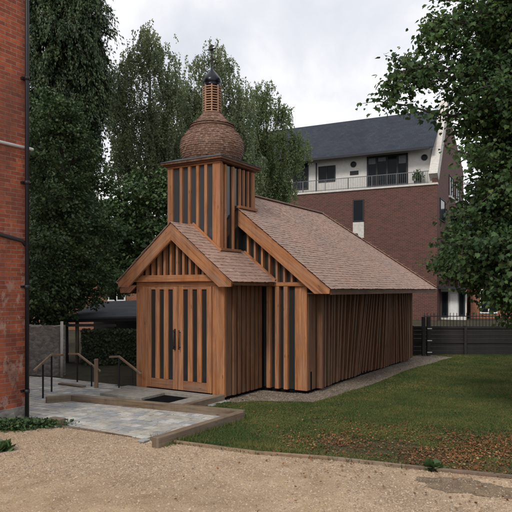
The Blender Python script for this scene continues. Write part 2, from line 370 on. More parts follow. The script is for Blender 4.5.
# ------------------------------------------------------------------ ground sheets
def in_poly(P, poly):
    x, y = P[:,0], P[:,1]; r = np.zeros(len(P), bool); n = len(poly)
    for i in range(n):
        x1, y1 = poly[i][:2]; x2, y2 = poly[(i+1) % n][:2]
        c = ((y1 > y) != (y2 > y)) & (x < (x2-x1)*(y-y1)/(y2-y1+1e-12)+x1); r ^= c
    return r
def sheet(name, poly, z, m):
    b = MB(); b.face([(p[0], p[1], z) for p in poly]); o = b.build(name, m); tag(o, kind='structure')
    me = o.data
    if me.polygons[0].normal.z < 0: me.flip_normals()
    return o
sheet('ground', [(-400,-60),(400,-60),(400,1500),(-400,1500)], 0, 'earth')
edge_px = [(62,427.5),(106,434),(152,441),(205,448),(256,455),(331,460.5),(406,469),(512,479.5)]
edge = [gnd(*p) for p in edge_px]
edge_ext = [Vector((-12,12.2,0)), Vector((-4.3,10.35,0))]+edge+[Vector((9,4.9,0)), Vector((14,2.9,0))]
sheet('gravel_drive', [(-12,-6),(14,-6)]+[(p.x,p.y) for p in reversed(edge_ext)], .006, 'gravel')

TH = .546; cT, sT = math.cos(TH), math.sin(TH); CX, CY = -1.673, 12.972
def W(u, v, z=0): return Vector((CX+u*cT+v*sT, CY-u*sT+v*cT, z))
Aj = at(243.5, 411, 602*2.15/(411-289)); Dj = at(155, 438, 602*2.15/(438-289)); Bj = at(72, 395, 602*2.15/(395-289)); Cj = at(46, 397, 602*2.15/(397-289))
patio = [gnd(62,427.5), gnd(140,439), Vector((Dj.x-.26,Dj.y+.22,0)), Vector((Aj.x-.24,Aj.y,0)), W(1.3,-1.2), W(1.28,-.1), W(-1.5,-.1), gnd(112,385), gnd(60,379), gnd(10,377), Vector((-7,12,0)), Vector((-4.3,10.35,0))]
sheet('patio_base', patio, .012, 'joint')
# setts: rows parallel to the porch front
pv = MB(); pp = np.array([(p.x,p.y) for p in patio])
v = -6.0
while v < 3.2:
    h = random.choice([.13,.16,.16,.2]); u = -6.5+random.random()*.2
    while u < 3:
        l = random.choice([.14,.18,.22,.27,.3]); c_ = W(u+l/2, v+h/2)
        if in_poly(np.array([[c_.x,c_.y]]), pp)[0]:
            g = .006; z1 = .034+random.random()*.006; j = [random.uniform(-.004,.004) for _ in range(4)]
            q = [W(u+g+j[0],v+g), W(u+l-g,v+g+j[1]), W(u+l-g+j[2],v+h-g), W(u+g,v+h-g+j[3])]
            pv.hexa([(a.x,a.y,.013) for a in q]+[(a.x,a.y,z1) for a in q])
        u += l
    v += h
tag(pv.build('patio_setts', 'paver', bevel=.004), kind='structure')

def uvp(uv): return W(*uv)
border = [W(1.9,.35), W(2.85,.75), W(3.05,3.5), W(3.0,6.5), W(3.35,10.4), W(2.2,11), W(2,9), W(2,1.5), W(1.1,1.5), W(1.1,-.15), W(1.5,-.12)]
sheet('gravel_border', border, .010, 'gravel_grey')
lawn = [Vector((Dj.x+.1,Dj.y-.05,0))]+[e for e in edge[3:]]+[Vector((9,4.95,0)), Vector((14,3,0)), Vector((16,21,0)), Vector((3.5,21,0)), W(0,11), W(1.25,1), W(1.3,-.9), Vector((Aj.x+.12,Aj.y,0))]
lawn[0] = gnd(156,441.8)
sheet('lawn_ground', lawn, .004, 'soil')

# timber edging along the gravel
def ribbon(mb, pts, w, z0, z1):
    for a, b in zip(pts[:-1], pts[1:]):
        d = (b-a).normalized(); n = Vector((-d.y, d.x, 0))*w/2
        mb.hexa([(q.x,q.y,z0) for q in (a-n,b-n,b+n,a+n)]+[(q.x,q.y,z1) for q in (a-n,b-n,b+n,a+n)])
mb = MB(); ribbon(mb, [e+Vector((0,.02,0)) for e in edge[2:]]+[Vector((9,4.92,0))], .05, -.02, .05)
tag(mb.build('timber_edging', 'rail_wood', bevel=.004), 'thin weathered timber edging between the gravel drive and the lawn', 'edging')
mb = MB(); ribbon(mb, [e+Vector((0,.02,0)) for e in edge[:3]], .045, -.02, .032)
tag(mb.build('timber_edging', 'oak', bevel=.004), 'thin timber edging between the gravel drive and the paved patio', 'edging')

# sleepers
def sleeper(a, b, label, w=.13, h=.16, z0=-.02):
    mb = MB(); a = Vector((a.x,a.y,0)); b = Vector((b.x,b.y,0)); ribbon(mb, [a,b], w, z0, h)
    return tag(mb.build('sleeper', 'oak', bevel=.008), label, 'timber sleeper', 'timber sleepers edging the patio')
dAB = (Bj-Aj).normalized(); dAD = (Dj-Aj).normalized()
sleeper(Aj+dAD*.07, Dj, 'long timber sleeper on the right side of the patio running down to the gravel')
sleeper(Aj, Bj, 'longest timber sleeper crossing behind the patio in front of the black threshold pit')
sleeper(Bj+(Cj-Bj).normalized()*.0, Cj, 'short timber sleeper at the foot of the left handrail', h=.155)
sleeper(W(1.19,-.06), W(1.19,-1.32), 'short sleeper running from the right porch corner to the patio sleeper', h=.15)
sleeper(gnd(60,386), gnd(84,389), 'dark low sleeper behind the left handrails beyond the paving', h=.08)
sleeper(gnd(52,425), gnd(63,427), 'small stub of sleeper beside the foot of the brick house', h=.14)

# ------------------------------------------------------------------ chapel
chapel = empty('chapel', (CX, CY, 0), -TH)
tag(chapel, 'small larch clad wooden chapel with a shingled onion dome on a square tower', 'chapel')
T = 'timber'; TD = 'timber_shaded'
wp, vN, wN = 1.2, 1.546, 2.314; EV = 9.15
gv, gw, gz, rz, Fv, Ev = 1.30, 2.97, 2.32, 4.69, 9.72, 7.26
pe, pez, pz, pa = 1.535, 2.465, 3.713, .247
ts, tcv, cz = .73, 1.245, 5.136
ns = (rz-gz)/gw; ps = (pz-pez)/pe
# plinth
mb = MB(); mb.box(-wp+.04,.04,-.05,wp-.04,vN+.1,.10); mb.box(-wN+.05,vN+.05,-.05,wN-.05,EV,.10)
mb.build('plinth', 'void', chapel)
# porch inner dark core + nave core (walls behind the battens)
mb = MB(); mb.box(-wp+.07,.10,.1,wp-.07,vN,2.5); mb.prism([(-wp+.07,.12,2.5),(wp-.07,.12,2.5),(0,.12,pz-.12)],(0,vN-.2,0))
mb.build('porch_core', 'void', chapel)
mb = MB(); mb.box(-wN+.12,vN+.07,.1,wN-.12,EV-.1,2.45); mb.prism([(-wN+.1,vN+.08,2.45),(wN-.1,vN+.08,2.45),(0,vN+.08,rz-.2)],(0,.1,0))
mb.build('nave_core', 'void', chapel)
# porch front
mb = MB()
for s in (-1, 1):
    mb.box(*sorted((s*.905, s*1.06))[:1], 0, .06, sorted((s*.905, s*1.06))[1], .08, 2.455) if False else None
    a, b = sorted((s*.90, s*wp)); mb.box(a, -.004, .07, b, .07, 2.36)
mb.box(-wp, -.006, 2.36, wp, .07, 2.452)
mb.build('porch_front_wall', T, chapel, bevel=.005)
slots = [(.14,.27),(.39,.515),(.63,.76)]
for s in (-1, 1):
    mb = MB(); z0, z1, sb, st = .13, 2.356, .33, 2.29
    xs = [.006]+[x for q in slots for x in q]+[.896]
    for i in range(0, len(xs), 2):
        a, b = sorted((s*xs[i], s*xs[i+1]))
        if i in (0, 6): mb.box(a, -.02, z0, b, .05, z1)
        else: mb.box(a, -.022, sb, b, .05, st)
    a, b = sorted((s*.14, s*.76))
    mb.box(a, -.016, z0, b, .05, sb); mb.box(a, -.016, st, b, .05, z1)
    a, b = sorted((s*.86, s*.895)); mb.box(a, -.038, z0, b, -.021, z1)
    d = mb.build('door', T, chapel, bevel=.004)
    for q in slots:
        g = MB(); a, b = sorted((s*q[0], s*q[1])); g.box(a+.001, .01, sb+.001, b-.001, .016, st-.001); g.build('pane', 'pane', d)
    g = MB(); x = s*.075
    g.tube([(x,-.075,1.0),(x,-.075,1.42)], .012); g.tube([(x,-.02,1.05),(x,-.075,1.05)], .008); g.tube([(x,-.02,1.37),(x,-.075,1.37)], .008)
    if s < 0: g.box(x-.02,-.026,.98,x+.02,-.0205,1.44)
    g.build('door_handle', 'iron', d)
# porch gable: tie beam + studs
mb = MB(); mb.box(-1.33,-.10,2.456,1.33,.02,2.60); mb.build('tie_beam', T, chapel, bevel=.006)
for i in range(-6, 7):
    u = i*.172
    top = pz-.1-abs(u)*ps-.05
    if top > 2.66:
        mb = MB(); mb.box(u-.03,-.05,2.60,u+.03,.05,top); mb.build('gable_stud', T, chapel)
mb = MB(); mb.prism([(-1.2,.06,2.601),(1.2,.06,2.601),(0,.06,pz-.18)],(0,.01,0)); mb.build('gable_glazing', 'pane', chapel)
# bargeboards
def barge(u0, z0, z1, v0, v1, h, sign, name='bargeboard', over=.0):
    sl = (z1-z0)/u0; L = math.hypot(u0, z1-z0); vh = h*L/u0   # vertical thickness
    zc = z0-.10; P = [(0, z1), (u0, z0), (u0-.02, zc), ((z1-vh-zc)/sl, zc), (0, z1-vh)]
    mb = MB(); off = random.random()*30
    poly = [Vector((sign*p[0], v0, p[1])) for p in P]
    ext = Vector((0, v1-v0, 0)); b = [p+ext for p in poly]
    dirv = Vector((sign*u0, 0, z0-z1)).normalized(); per = Vector((-dirv.z, 0, dirv.x))
    uvf = lambda q: (q.dot(dirv)+off, q.dot(per)+q.y+off)
    for fc in (poly[::-1], b): mb.face(fc, [uvf(q) for q in fc])
    for i in range(5):
        j = (i+1) % 5; fc = [poly[i], poly[j], b[j], b[i]]; mb.face(fc, [uvf(q) for q in fc])
    return mb.build(name, T, chapel, bevel=.005)
for s in (-1, 1):
    barge(pe, pez-.02, pz-.02, -pa, -pa+.055, .27, s)
    barge(gw, gz-.02, rz-.02, gv, gv+.06, .30, s)
# roof slabs
def slab(mb, u0, z0, z1, va, vb0, vb1, th=.09, sign=1):
    # eave (u0,z0) from va..vb1 ; ridge (0,z1) from va..vb0
    t = [(0,va,z1),(sign*u0,va,z0),(sign*u0,vb1,z0),(0,vb0,z1)]
    if sign < 0: t = t[::-1]
    lo = [(x,y,z-th) for x,y,z in t]
    mb.hexa(lo+t)
mb = MB()
for s in (-1, 1): slab(mb, pe, pez, pz, -pa+.056, vN+.2, vN+.2, .07, s)
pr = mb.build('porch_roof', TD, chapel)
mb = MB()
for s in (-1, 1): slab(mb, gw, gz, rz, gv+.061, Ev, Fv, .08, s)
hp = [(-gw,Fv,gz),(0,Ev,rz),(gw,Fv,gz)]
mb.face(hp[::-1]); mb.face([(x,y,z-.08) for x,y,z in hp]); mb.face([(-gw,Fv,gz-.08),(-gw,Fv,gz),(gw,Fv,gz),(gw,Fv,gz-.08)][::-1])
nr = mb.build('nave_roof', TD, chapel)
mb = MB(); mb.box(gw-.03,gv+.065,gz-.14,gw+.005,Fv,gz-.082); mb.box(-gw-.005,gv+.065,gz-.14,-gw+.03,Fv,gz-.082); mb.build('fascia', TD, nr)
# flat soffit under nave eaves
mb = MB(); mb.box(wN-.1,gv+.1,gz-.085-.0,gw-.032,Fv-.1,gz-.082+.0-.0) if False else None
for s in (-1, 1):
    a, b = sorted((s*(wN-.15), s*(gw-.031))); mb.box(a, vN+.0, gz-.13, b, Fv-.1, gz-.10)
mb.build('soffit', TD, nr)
# shingles
def shingles(parent, O, A, U, Nn, smax, amin, amax, mat='shingle', exp=.092, skip=None):
    O, A, U, Nn = Vector(O), Vector(A).normalized(), Vector(U).normalized(), Vector(Nn).normalized()
    mb = MB(); s_ = -.05; row = 0
    while s_ < smax:
        a = amin(s_)-.02+random.random()*.03; e = amax(s_)
        while a < e:
            wd = random.choice([.06,.075,.09,.11,.13]); b = min(a+wd, e+.01)
            if b-a > .02:
                j = random.uniform(-.008,.008); lo = s_+j; hi = min(s_+exp*1.9, smax+.01); l0 = random.uniform(.013,.021); th = .008
                g = .0015
                pts = []
                for (aa, ss, h0) in ((a+g,lo,l0),(b-g,lo,l0),(b-g,hi,.004),(a+g,hi,.004)): pts.append((O+A*aa+U*ss+Nn*(h0)))
                top = [p+Nn*th for p in pts]
                if skip is None or not skip(a, s_): mb.hexa(pts+top)
            a = b
        s_ += exp; row += 1
    return mb.build('shingles', mat, parent)
Ln = math.hypot(gw, rz-gz)
hipf = lambda s: (s/Ln)*(Fv-Ev)
for s in (1, -1):
    U = Vector((-s*gw, 0, rz-gz)).normalized(); N_ = Vector((s*(rz-gz), 0, gw)).normalized()
    if s == 1: shingles(nr, (s*gw, gv-.03, gz), (0,1,0), U, N_, Ln, lambda q: 0, lambda q: Fv-gv-.06-max(0,hipf(q)))
    else: shingles(nr, (s*gw, gv-.03, gz), (0,1,0), U, N_, Ln, lambda q: 0, lambda q: Fv-gv+.03-max(0,hipf(q)), exp=.2)
hl = math.hypot(Fv-Ev, rz-gz); U = Vector((0, -(Fv-Ev), rz-gz)).normalized(); N_ = Vector((0, rz-gz, Fv-Ev)).normalized()
shingles(nr, (-gw, Fv, gz), (1,0,0), U, N_, hl, lambda q: max(0,q)/hl*gw+.16, lambda q: 2*gw-max(0,q)/hl*gw-.16, exp=.2)
for s in (-1,1):
    mb = MB(); k_ = 26
    for i in range(k_):
        a = Vector((s*gw,Fv,gz)).lerp(Vector((0,Ev,rz)), (i-.1)/k_); b = Vector((s*gw,Fv,gz)).lerp(Vector((0,Ev,rz)), (i+1.15)/k_)
        mb.beam(a+Vector((-s*.01,-.06,.04)), b+Vector((-s*.01,-.06,.028)), .17, .02, (s*.6,-.75,.1))
    mb.build('hip_cap', 'shingle', nr)
mb = MB(); mb.beam((0,tcv+ts,rz+.03),(0,Ev,rz+.03),.16,.03,(1,0,0)); mb.build('ridge_cap', 'shingle', nr)
Lp = math.hypot(pe, pz-pez)
for s in (1, -1):
    U = Vector((-s*pe, 0, pz-pez)).normalized(); N_ = Vector((s*(pz-pez), 0, pe)).normalized()
    shingles(pr, (s*pe, -pa-.02, pez), (0,1,0), U, N_, Lp, lambda q: 0, lambda q: vN+pa, exp=.11)
# porch side battens + wide boards
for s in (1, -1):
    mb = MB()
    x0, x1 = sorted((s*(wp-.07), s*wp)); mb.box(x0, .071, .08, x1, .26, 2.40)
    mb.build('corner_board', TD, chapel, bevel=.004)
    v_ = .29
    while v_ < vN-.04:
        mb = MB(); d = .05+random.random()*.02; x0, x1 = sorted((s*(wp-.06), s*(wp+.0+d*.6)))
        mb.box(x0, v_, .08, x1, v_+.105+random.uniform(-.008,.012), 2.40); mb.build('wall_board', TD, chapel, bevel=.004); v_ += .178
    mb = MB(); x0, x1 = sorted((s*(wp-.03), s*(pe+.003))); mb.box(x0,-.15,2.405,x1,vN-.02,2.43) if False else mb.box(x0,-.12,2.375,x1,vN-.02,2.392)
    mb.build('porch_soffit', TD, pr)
# nave front: studs right and left, corner boards, glazing
for s in (1, -1):
    mb = MB(); a, b = sorted((s*2.02, s*wN)); mb.box(a, vN-.01, .08, b, vN+.07, 2.36); mb.build('corner_board', T, chapel, bevel=.005)
    for u in (1.33, 1.55, 1.77):
        mb = MB(); a, b = sorted((s*(u-.005), s*(u+.095))); mb.box(a, vN-.06, .08, b, vN+.07, 2.36); mb.build('wall_board', T, chapel, bevel=.004)
    mb = MB(); a, b = sorted((s*1.2, s*2.02)); mb.box(a, vN+.03, .09, b, vN+.04, 2.36); mb.build('glazing', 'pane', chapel)
    # beam at eave level
    mb = MB(); a, b = sorted((s*1.21, s*2.34)); mb.box(a, vN-.07, 2.362, b, vN+.05, 2.45); mb.build('tie_beam', T, chapel, bevel=.004)
    # clerestory studs between porch roof and nave bargeboard
    u = .80
    while u < 2.3:
        top = rz-.14-u*ns; bot = max(2.451, pz-u*ps+.0)
        if top-bot > .08:
            mb = MB(); a, b = sorted((s*u, s*(u+.05))); mb.box(a, vN-.05, bot, b, vN+.05, top); mb.build('gable_stud', T, chapel)
        u += .19
    mb = MB(); a, b = (s*.74, s*1.56)
    mb.beam((a, vN-.06, pz-.74*ps+.045),(b, vN-.06, pz-1.56*ps+.045), .05, .06, (0,1,0)); mb.build('trim', T, chapel)
    mb = MB(); mb.prism([(s*.5,vN+.05,2.45),(s*2.3,vN+.05,2.45),(s*.5,vN+.05,rz-.15-.5*ns)],(0,.008,0)); mb.build('gable_glazing', 'pane', chapel)
# nave right side battens with twisting line
def lean(v_):
    q = (v_-vN)/(EV-vN)
    bot = -.07*math.exp(-((q-.42)/.2)**2)
    top = .05*math.exp(-((q-.42)/.22)**2)
    return bot, top
wallr = MB(); n = 30
for i in range(n):
    q0, q1 = vN+.2+(EV-vN-.2)*i/n, vN+.2+(EV-vN-.2)*(i+1)/n
    b0, t0 = lean(q0); b1, t1 = lean(q1)
    wallr.hexa([(wN-.4,q0,.12),(wN-.07+b0,q0,.12),(wN-.07+b1,q1,.12),(wN-.4,q1,.12),(wN-.4,q0,gz-.13),(wN-.07+t0,q0,gz-.13),(wN-.07+t1,q1,gz-.13),(wN-.4,q1,gz-.13)])
side = wallr.build('side_wall', 'void', chapel)
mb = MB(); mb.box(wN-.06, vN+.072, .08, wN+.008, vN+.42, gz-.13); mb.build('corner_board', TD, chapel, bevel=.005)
mb = MB(); mb.box(wN+.0085, vN+.16, .06, wN+.016, vN+.21, .48); mb.build('drain_slot', 'void', chapel)
v_ = vN+.52; k = 0
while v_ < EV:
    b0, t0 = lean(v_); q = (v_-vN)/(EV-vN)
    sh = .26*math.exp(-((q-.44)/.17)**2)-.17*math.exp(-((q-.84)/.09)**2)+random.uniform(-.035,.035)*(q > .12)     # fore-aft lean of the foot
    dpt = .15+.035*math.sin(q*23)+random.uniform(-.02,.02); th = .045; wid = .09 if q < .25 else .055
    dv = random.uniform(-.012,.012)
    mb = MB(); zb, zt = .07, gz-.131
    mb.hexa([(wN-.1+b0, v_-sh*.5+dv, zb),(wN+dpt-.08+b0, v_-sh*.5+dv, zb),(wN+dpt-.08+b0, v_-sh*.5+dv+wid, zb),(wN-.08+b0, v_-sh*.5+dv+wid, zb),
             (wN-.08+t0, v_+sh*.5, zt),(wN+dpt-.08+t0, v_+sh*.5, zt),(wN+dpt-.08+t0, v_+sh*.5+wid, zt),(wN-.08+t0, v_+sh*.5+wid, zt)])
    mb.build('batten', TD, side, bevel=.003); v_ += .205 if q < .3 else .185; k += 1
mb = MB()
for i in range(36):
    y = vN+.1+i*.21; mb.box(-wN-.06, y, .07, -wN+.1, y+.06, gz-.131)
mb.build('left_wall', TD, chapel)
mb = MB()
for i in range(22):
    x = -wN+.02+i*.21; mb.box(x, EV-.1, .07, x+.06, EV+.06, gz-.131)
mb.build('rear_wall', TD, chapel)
# tower
tw = MB(); c0, c1 = tcv-ts, tcv+ts
tw.box(-ts+.06, c0+.06, 3.0, ts-.06, c1-.06, 5.02); tower = tw.build('tower', 'void', chapel)
def post(a, b, c, d, z0, z1, m=T, name='post'):
    mb = MB(); mb.box(a, c, z0, b, d, z1); return mb.build(name, m, tower, bevel=.004)
def rp(u): return pz-abs(u)*ps      # porch roof height
post(-ts, -ts+.15, c0, c0+.14, rp(ts)-.05, 5.04); post(ts-.2, ts, c0, c0+.14, rp(ts)-.05, 5.04)
post(ts-.14, ts, c1-.13, c1, 3.9, 5.04); post(-ts, -ts+.14, c1-.13, c1, 3.9, 5.04)
for u in (-.34, -.105, .122, .348):
    if True: post(u-.036, u+.036, c0-.005, c0+.08, rp(u), 5.04)
mb = MB(); mb.box(-ts+.15, c0+.045, 3.1, ts-.2, c0+.055, 5.03); mb.build('pane', 'pane_sky', tower)
for s in (1, -1):
    a, b = sorted((s*(ts-.055), s*(ts-.045))); mb = MB(); mb.box(a, c0+.14, 2.9, b, c1-.13, 5.03); mb.build('pane', 'pane', tower)
    for v_ in (.72, 1.03): 
        a, b = sorted((s*(ts-.07), s*(ts+.004))); post(a, b, v_, v_+.06, 2.8+.3, 5.04)
    for v_ in (1.305, 1.47, 1.66):
        a, b = sorted((s*(ts-.07), s*(ts+.004))); post(a, b, v_, v_+.055, 3.9, 5.04)
    # sill over porch roof and over nave roof
    a, b = sorted((s*(ts-.05), s*(ts+.055))); mb = MB(); mb.box(a, c0-.03, rp(ts)+.015, b, gv-.005, rp(ts)+.07); mb.build('sill', T, tower, bevel=.003)
    mb = MB(); zz = rz-ts*ns; mb.box(a, gv-.06, zz+.03, b, c1+.04, zz+.085); mb.build('sill', T, tower, bevel=.003)
    mb = MB(); mb.beam((s*.02, c0-.035, rp(0)+.035),(s*(ts+.05), c0-.035, rp(ts+.05)+.035), .05, .07, (0,1,0)); mb.build('sill', T, tower, bevel=.003)
post(-ts-.005, ts+.005, c0-.008, c0+.1, 5.041, 5.08, name='head_rail')
co_ = ts+.11
mb = MB(); mb.box(-co_+.05, tcv-co_+.05, 5.081, co_-.05, tcv+co_-.05, 5.115); mb.box(-co_, tcv-co_, 5.116, co_, tcv+co_, 5.165)
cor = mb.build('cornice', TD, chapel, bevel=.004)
mb = MB(); e = co_+.012
mb.box(-e, tcv-e, 5.166, e, tcv+e, 5.18)
for i in range(4):
    cs = [(-e,tcv-e),(e,tcv-e),(e,tcv+e),(-e,tcv+e)]; a = cs[i]; b = cs[(i+1)%4]
    mb.face([(a[0],a[1],5.18),(b[0],b[1],5.18),(b[0]*.7,tcv+(b[1]-tcv)*.7,5.27),(a[0]*.7,tcv+(a[1]-tcv)*.7,5.27)])
mb.face([(x*.7,tcv+(y-tcv)*.7,5.27) for x,y in cs])
mb.build('cornice_flashing', 'felt', cor)
# dome
prof = [(.60,5.20),(.67,5.30),(.72,5.42),(.745,5.54),(.74,5.64),(.705,5.77),(.625,5.89),(.53,5.99),(.43,6.07)]
def rad(z, pf):
    for (r0,z0),(r1,z1) in zip(pf[:-1], pf[1:]):
        if z0 <= z <= z1: return r0+(r1-r0)*(z-z0)/(z1-z0)
    return pf[-1][0]
mb = MB(); mb.lathe([(r-.03,z) for r,z in prof]+[(.1,6.15)], 40, (0,tcv)); dome = mb.build('dome', 'shingle_dome', chapel)
def ring_shingles(pf, step, parent, wbase=.075, lift=.022):
    mb = MB(); path = []
    # arc-length samples of the profile
    acc = 0; z = []
    pts = [Vector((r,0,zz)) for r,zz in pf]; segs = [(a,b,(b-a).length) for a,b in zip(pts[:-1],pts[1:])]
    tot = sum(s[2] for s in segs)
    def P(t):
        for a,b,l in segs:
            if t <= l: return a+(b-a)*(t/l), (b-a).normalized()
            t -= l
        a,b,l = segs[-1]; return b, (b-a).normalized()
    t = 0
    while t < tot-.01:
        p, d = P(t); p2, _ = P(min(t+step*1.7, tot)); n = max(10, int(2*math.pi*p.x/wbase)); ph = random.random()*6
        nrm = Vector((d.z,0,-d.x))
        for k in range(n):
            a0 = ph+2*math.pi*(k+.03)/n; a1 = ph+2*math.pi*(k+.97)/n; jj = random.uniform(-.006,.006); li = lift+random.uniform(-.005,.007)
            q = []
            for off, th in ((0,0),(1,.010)):
                pl = p+nrm*(li-.004+th)+d*jj; ph_ = p2+nrm*(.002+th)
                for ang, X in ((a0,pl),(a1,pl),(a1,ph_),(a0,ph_)): q.append((X.x*math.cos(ang), tcv+X.x*math.sin(ang), X.z))
            mb.hexa(q)
        t += step
    return mb.build('shingles', 'shingle_dome', parent)
ring_shingles([(r-.015,z) for r,z in prof], .045, dome, .055, .019)
sk = [(.53,6.07),(.39,6.17),(.27,6.30),(.225,6.38)]
mb = MB(); mb.lathe([(.38,6.04),(.52,6.045)]+[(r-.02,z) for r,z in sk]+[(.05,6.39)], 8*4, (0,tcv)); skirt = mb.build('dome_skirt', 'shingle_dome', chapel)
ring_shingles([(r-.015,z) for r,z in sk], .07, skirt, .07, .02)
mb = MB(); mb.lathe([(.13,6.36),(.13,7.05)], 16, (0,tcv)); lant = mb.build('lantern', 'void', chapel)
for k in range(8):
    a = math.pi*2*(k+.5)/8+.2; x, y = .2*math.cos(a), tcv+.2*math.sin(a)
    mb = MB(); mb.beam((x,y,6.37),(x,y,7.02), .035, .03, (math.cos(a),math.sin(a),0)); mb.build('lantern_post', 'timber_pale', lant)
for k in range(11):
    z = 6.40+k*.058; mb = MB()
    for j in range(8):
        a = 2*math.pi*(j-.5+1)/8+.2; b = 2*math.pi*(j+.5+1)/8+.2
        mb.beam((.19*math.cos(a),tcv+.19*math.sin(a),z),(.19*math.cos(b),tcv+.19*math.sin(b),z), .022, .05, (0,0,1))
    mb.build('lantern_ring', 'timber_pale', lant)
mb = MB(); mb.lathe([(.0,7.0),(.19,7.0),(.205,7.02),(.205,7.05),(.20,7.06),(.222,7.09),(.228,7.13),(.21,7.19),(.165,7.255),(.115,7.32),(.065,7.38),(.03,7.42),(.014,7.46),(.0,7.47)], 12, (0,tcv)); cup = mb.build('cupola', 'cupola', chapel)
mb = MB(); mb.beam((0,tcv,7.43),(0,tcv,8.0),.022,.022,(1,0,0)); mb.beam((-.11,tcv,7.89),(.11,tcv,7.89),.018,.03,(0,1,0)); mb.beam((-.065,tcv,7.96),(.065,tcv,7.96),.018,.026,(0,1,0))
mb.beam((-.06,tcv,7.62),(.06,tcv,7.66),.018,.024,(0,1,0))
mb.lathe([(.0,7.855),(.035,7.865),(.045,7.89),(.035,7.915),(0,7.925)], 12, (0,tcv)); mb.build('cross', 'iron', chapel)
# threshold
mb = MB(); mb.box(-1.42,-.29,-.01,1.12,-.045,.115); ts_ = mb.build('threshold', 'concrete', bevel=.006)
ts_.location = (CX,CY,0); ts_.rotation_euler = (0,0,-TH); tag(ts_, 'pale concrete threshold slab below the chapel doors', 'slab')
mb = MB(); mb.box(.72,-1.22,-.01,1.11,-.295,.112); o = mb.build('stone_strip', 'concrete', bevel=.006)
o.location = (CX,CY,0); o.rotation_euler = (0,0,-TH); tag(o, 'pale stone strip right of the black pit at the chapel doors', 'slab')
mb = MB(); mb.box(-1.3,-1.02,-.01,-.135,-.295,.10); o = mb.build('stone_strip', 'concrete', bevel=.006)
o.location = (CX,CY,0); o.rotation_euler = (0,0,-TH); tag(o, 'pale stone strip left of the black pit at the chapel doors', 'slab')
mb = MB(); mb.box(-.13,-1.25,-.01,.715,-.295,.048); o = mb.build('pit_dark', 'void')  # near-black box stands for the shade inside the open pit
o.location = (CX,CY,0); o.rotation_euler = (0,0,-TH); tag(o, 'near-black sheet painted as the dark of the pit before the chapel doors', 'dark pit')

# ------------------------------------------------------------------ handrails
def handrail(path, posts, label):
    r = empty('handrail', Vector((path[0][0], path[0][1], 0))); base = r.location
    tag(r, label, 'handrail', 'handrails by the steps left of the chapel')
    mb = MB()
    for a, b in zip(path[:-1], path[1:]): mb.beam(Vector(a)-base, Vector(b)-base, .045, .04, (0,0,1))
    mb.build('rail', 'rail_wood', r, bevel=.006)
    for p, zt in posts:
        mb = MB(); p = Vector(p)-base; mb.beam((p.x,p.y,-.02),(p.x,p.y,zt), .03, .03, (1,0,0)); mb.build('post', 'iron', r)
    return r
p1, p2 = gnd(51.6,393.5), gnd(43,399.8)
def on(px, py, Y): return at(px, py, Y)
handrail([on(33.5,371,12.3), on(51,355,13.25), on(63,355,13.9)], [(p1, 2.3-(356-289)/F*p1.y), (p2, 2.3-(364.5-289)/F*p2.y)], 'wooden handrail on two black posts nearest the brick house sloping down to the left')
q1, q2 = gnd(77.3,383.4), gnd(91.6,388)
handrail([on(68.7,354,14.9), on(78,354,14.67), on(100,371,13.7)], [(q1, 2.3-(355-289)/F*q1.y), (q2, 2.3-(365-289)/F*q2.y)], 'middle wooden handrail on two black posts sloping down to the right beside an oak post')
r1, r2 = gnd(119,389.5), gnd(132,390.5)
handrail([on(109.7,357,14.2), on(119,356.5,13.8), on(141,374,13.3)], [(r1, 2.3-(358-289)/F*r1.y), (r2, 2.3-(368-289)/F*r2.y)], 'wooden handrail on two black posts right beside the chapel porch')
g = gnd(96.3,389.5); mb = MB(); mb.box(-.04,-.04,-.02,.04,.04,.70); o = mb.build('gate_post', 'rail_wood', bevel=.006); o.location = g; tag(o, 'square oak post standing at the end of the middle handrail', 'post')

# ------------------------------------------------------------------ brick house left
hc = Vector((-4.0, 10.5, 0)); house = empty('brick_house', hc, -TH)
tag(house, 'old red brick house wall with white patches cut off by the left edge', 'house')
mb = MB(); mb.box(-7,-9,-.1,0,0,12); mb.build('wall', 'brick', house)
# plain UV for courses: rebuild with metric uv
me = house.children[0].data; uvl = me.uv_layers[0].data
for p in me.polygons:
    for li in p.loop_indices:
        vv = me.vertices[me.loops[li].vertex_index].co
        uvl[li].uv = ((vv.y if abs(p.normal.x) > .5 else vv.x)+20, vv.z+1)
mb = MB(); mb.box(-6.9,-8.9,-.1,.035,.02,.27); mb.build('plinth', 'rubble', house)
mb = MB(); mb.tube([(.10,-.07,.02),(.10,-.07,12)], .036, 12); pipe = mb.build('downpipe', 'iron', house)
for z in (.5, 2.3, 4.1, 5.9, 7.7):
    mb = MB(); mb.lathe([(.037,z),(.044,z),(.044,z+.07),(.037,z+.07)], 12, (.10,-.07)); mb.box(.001,-.13,z+.02,.05,-.01,z+.06); mb.build('pipe_collar', 'iron', pipe)
zz = 2.3+(289-149)/F*10.5
mb = MB(); mb.tube([(.06,-8,zz+.0),(.06,.08,zz)], .026, 10); mb.build('overflow_pipe', 'white_paint', house)
mb = MB(); mb.tube([(.06,-3,3.62),(.06,-.14,3.13),(.085,-.08,3.05)], .035, 10); mb.build('branch_pipe', 'iron', house)

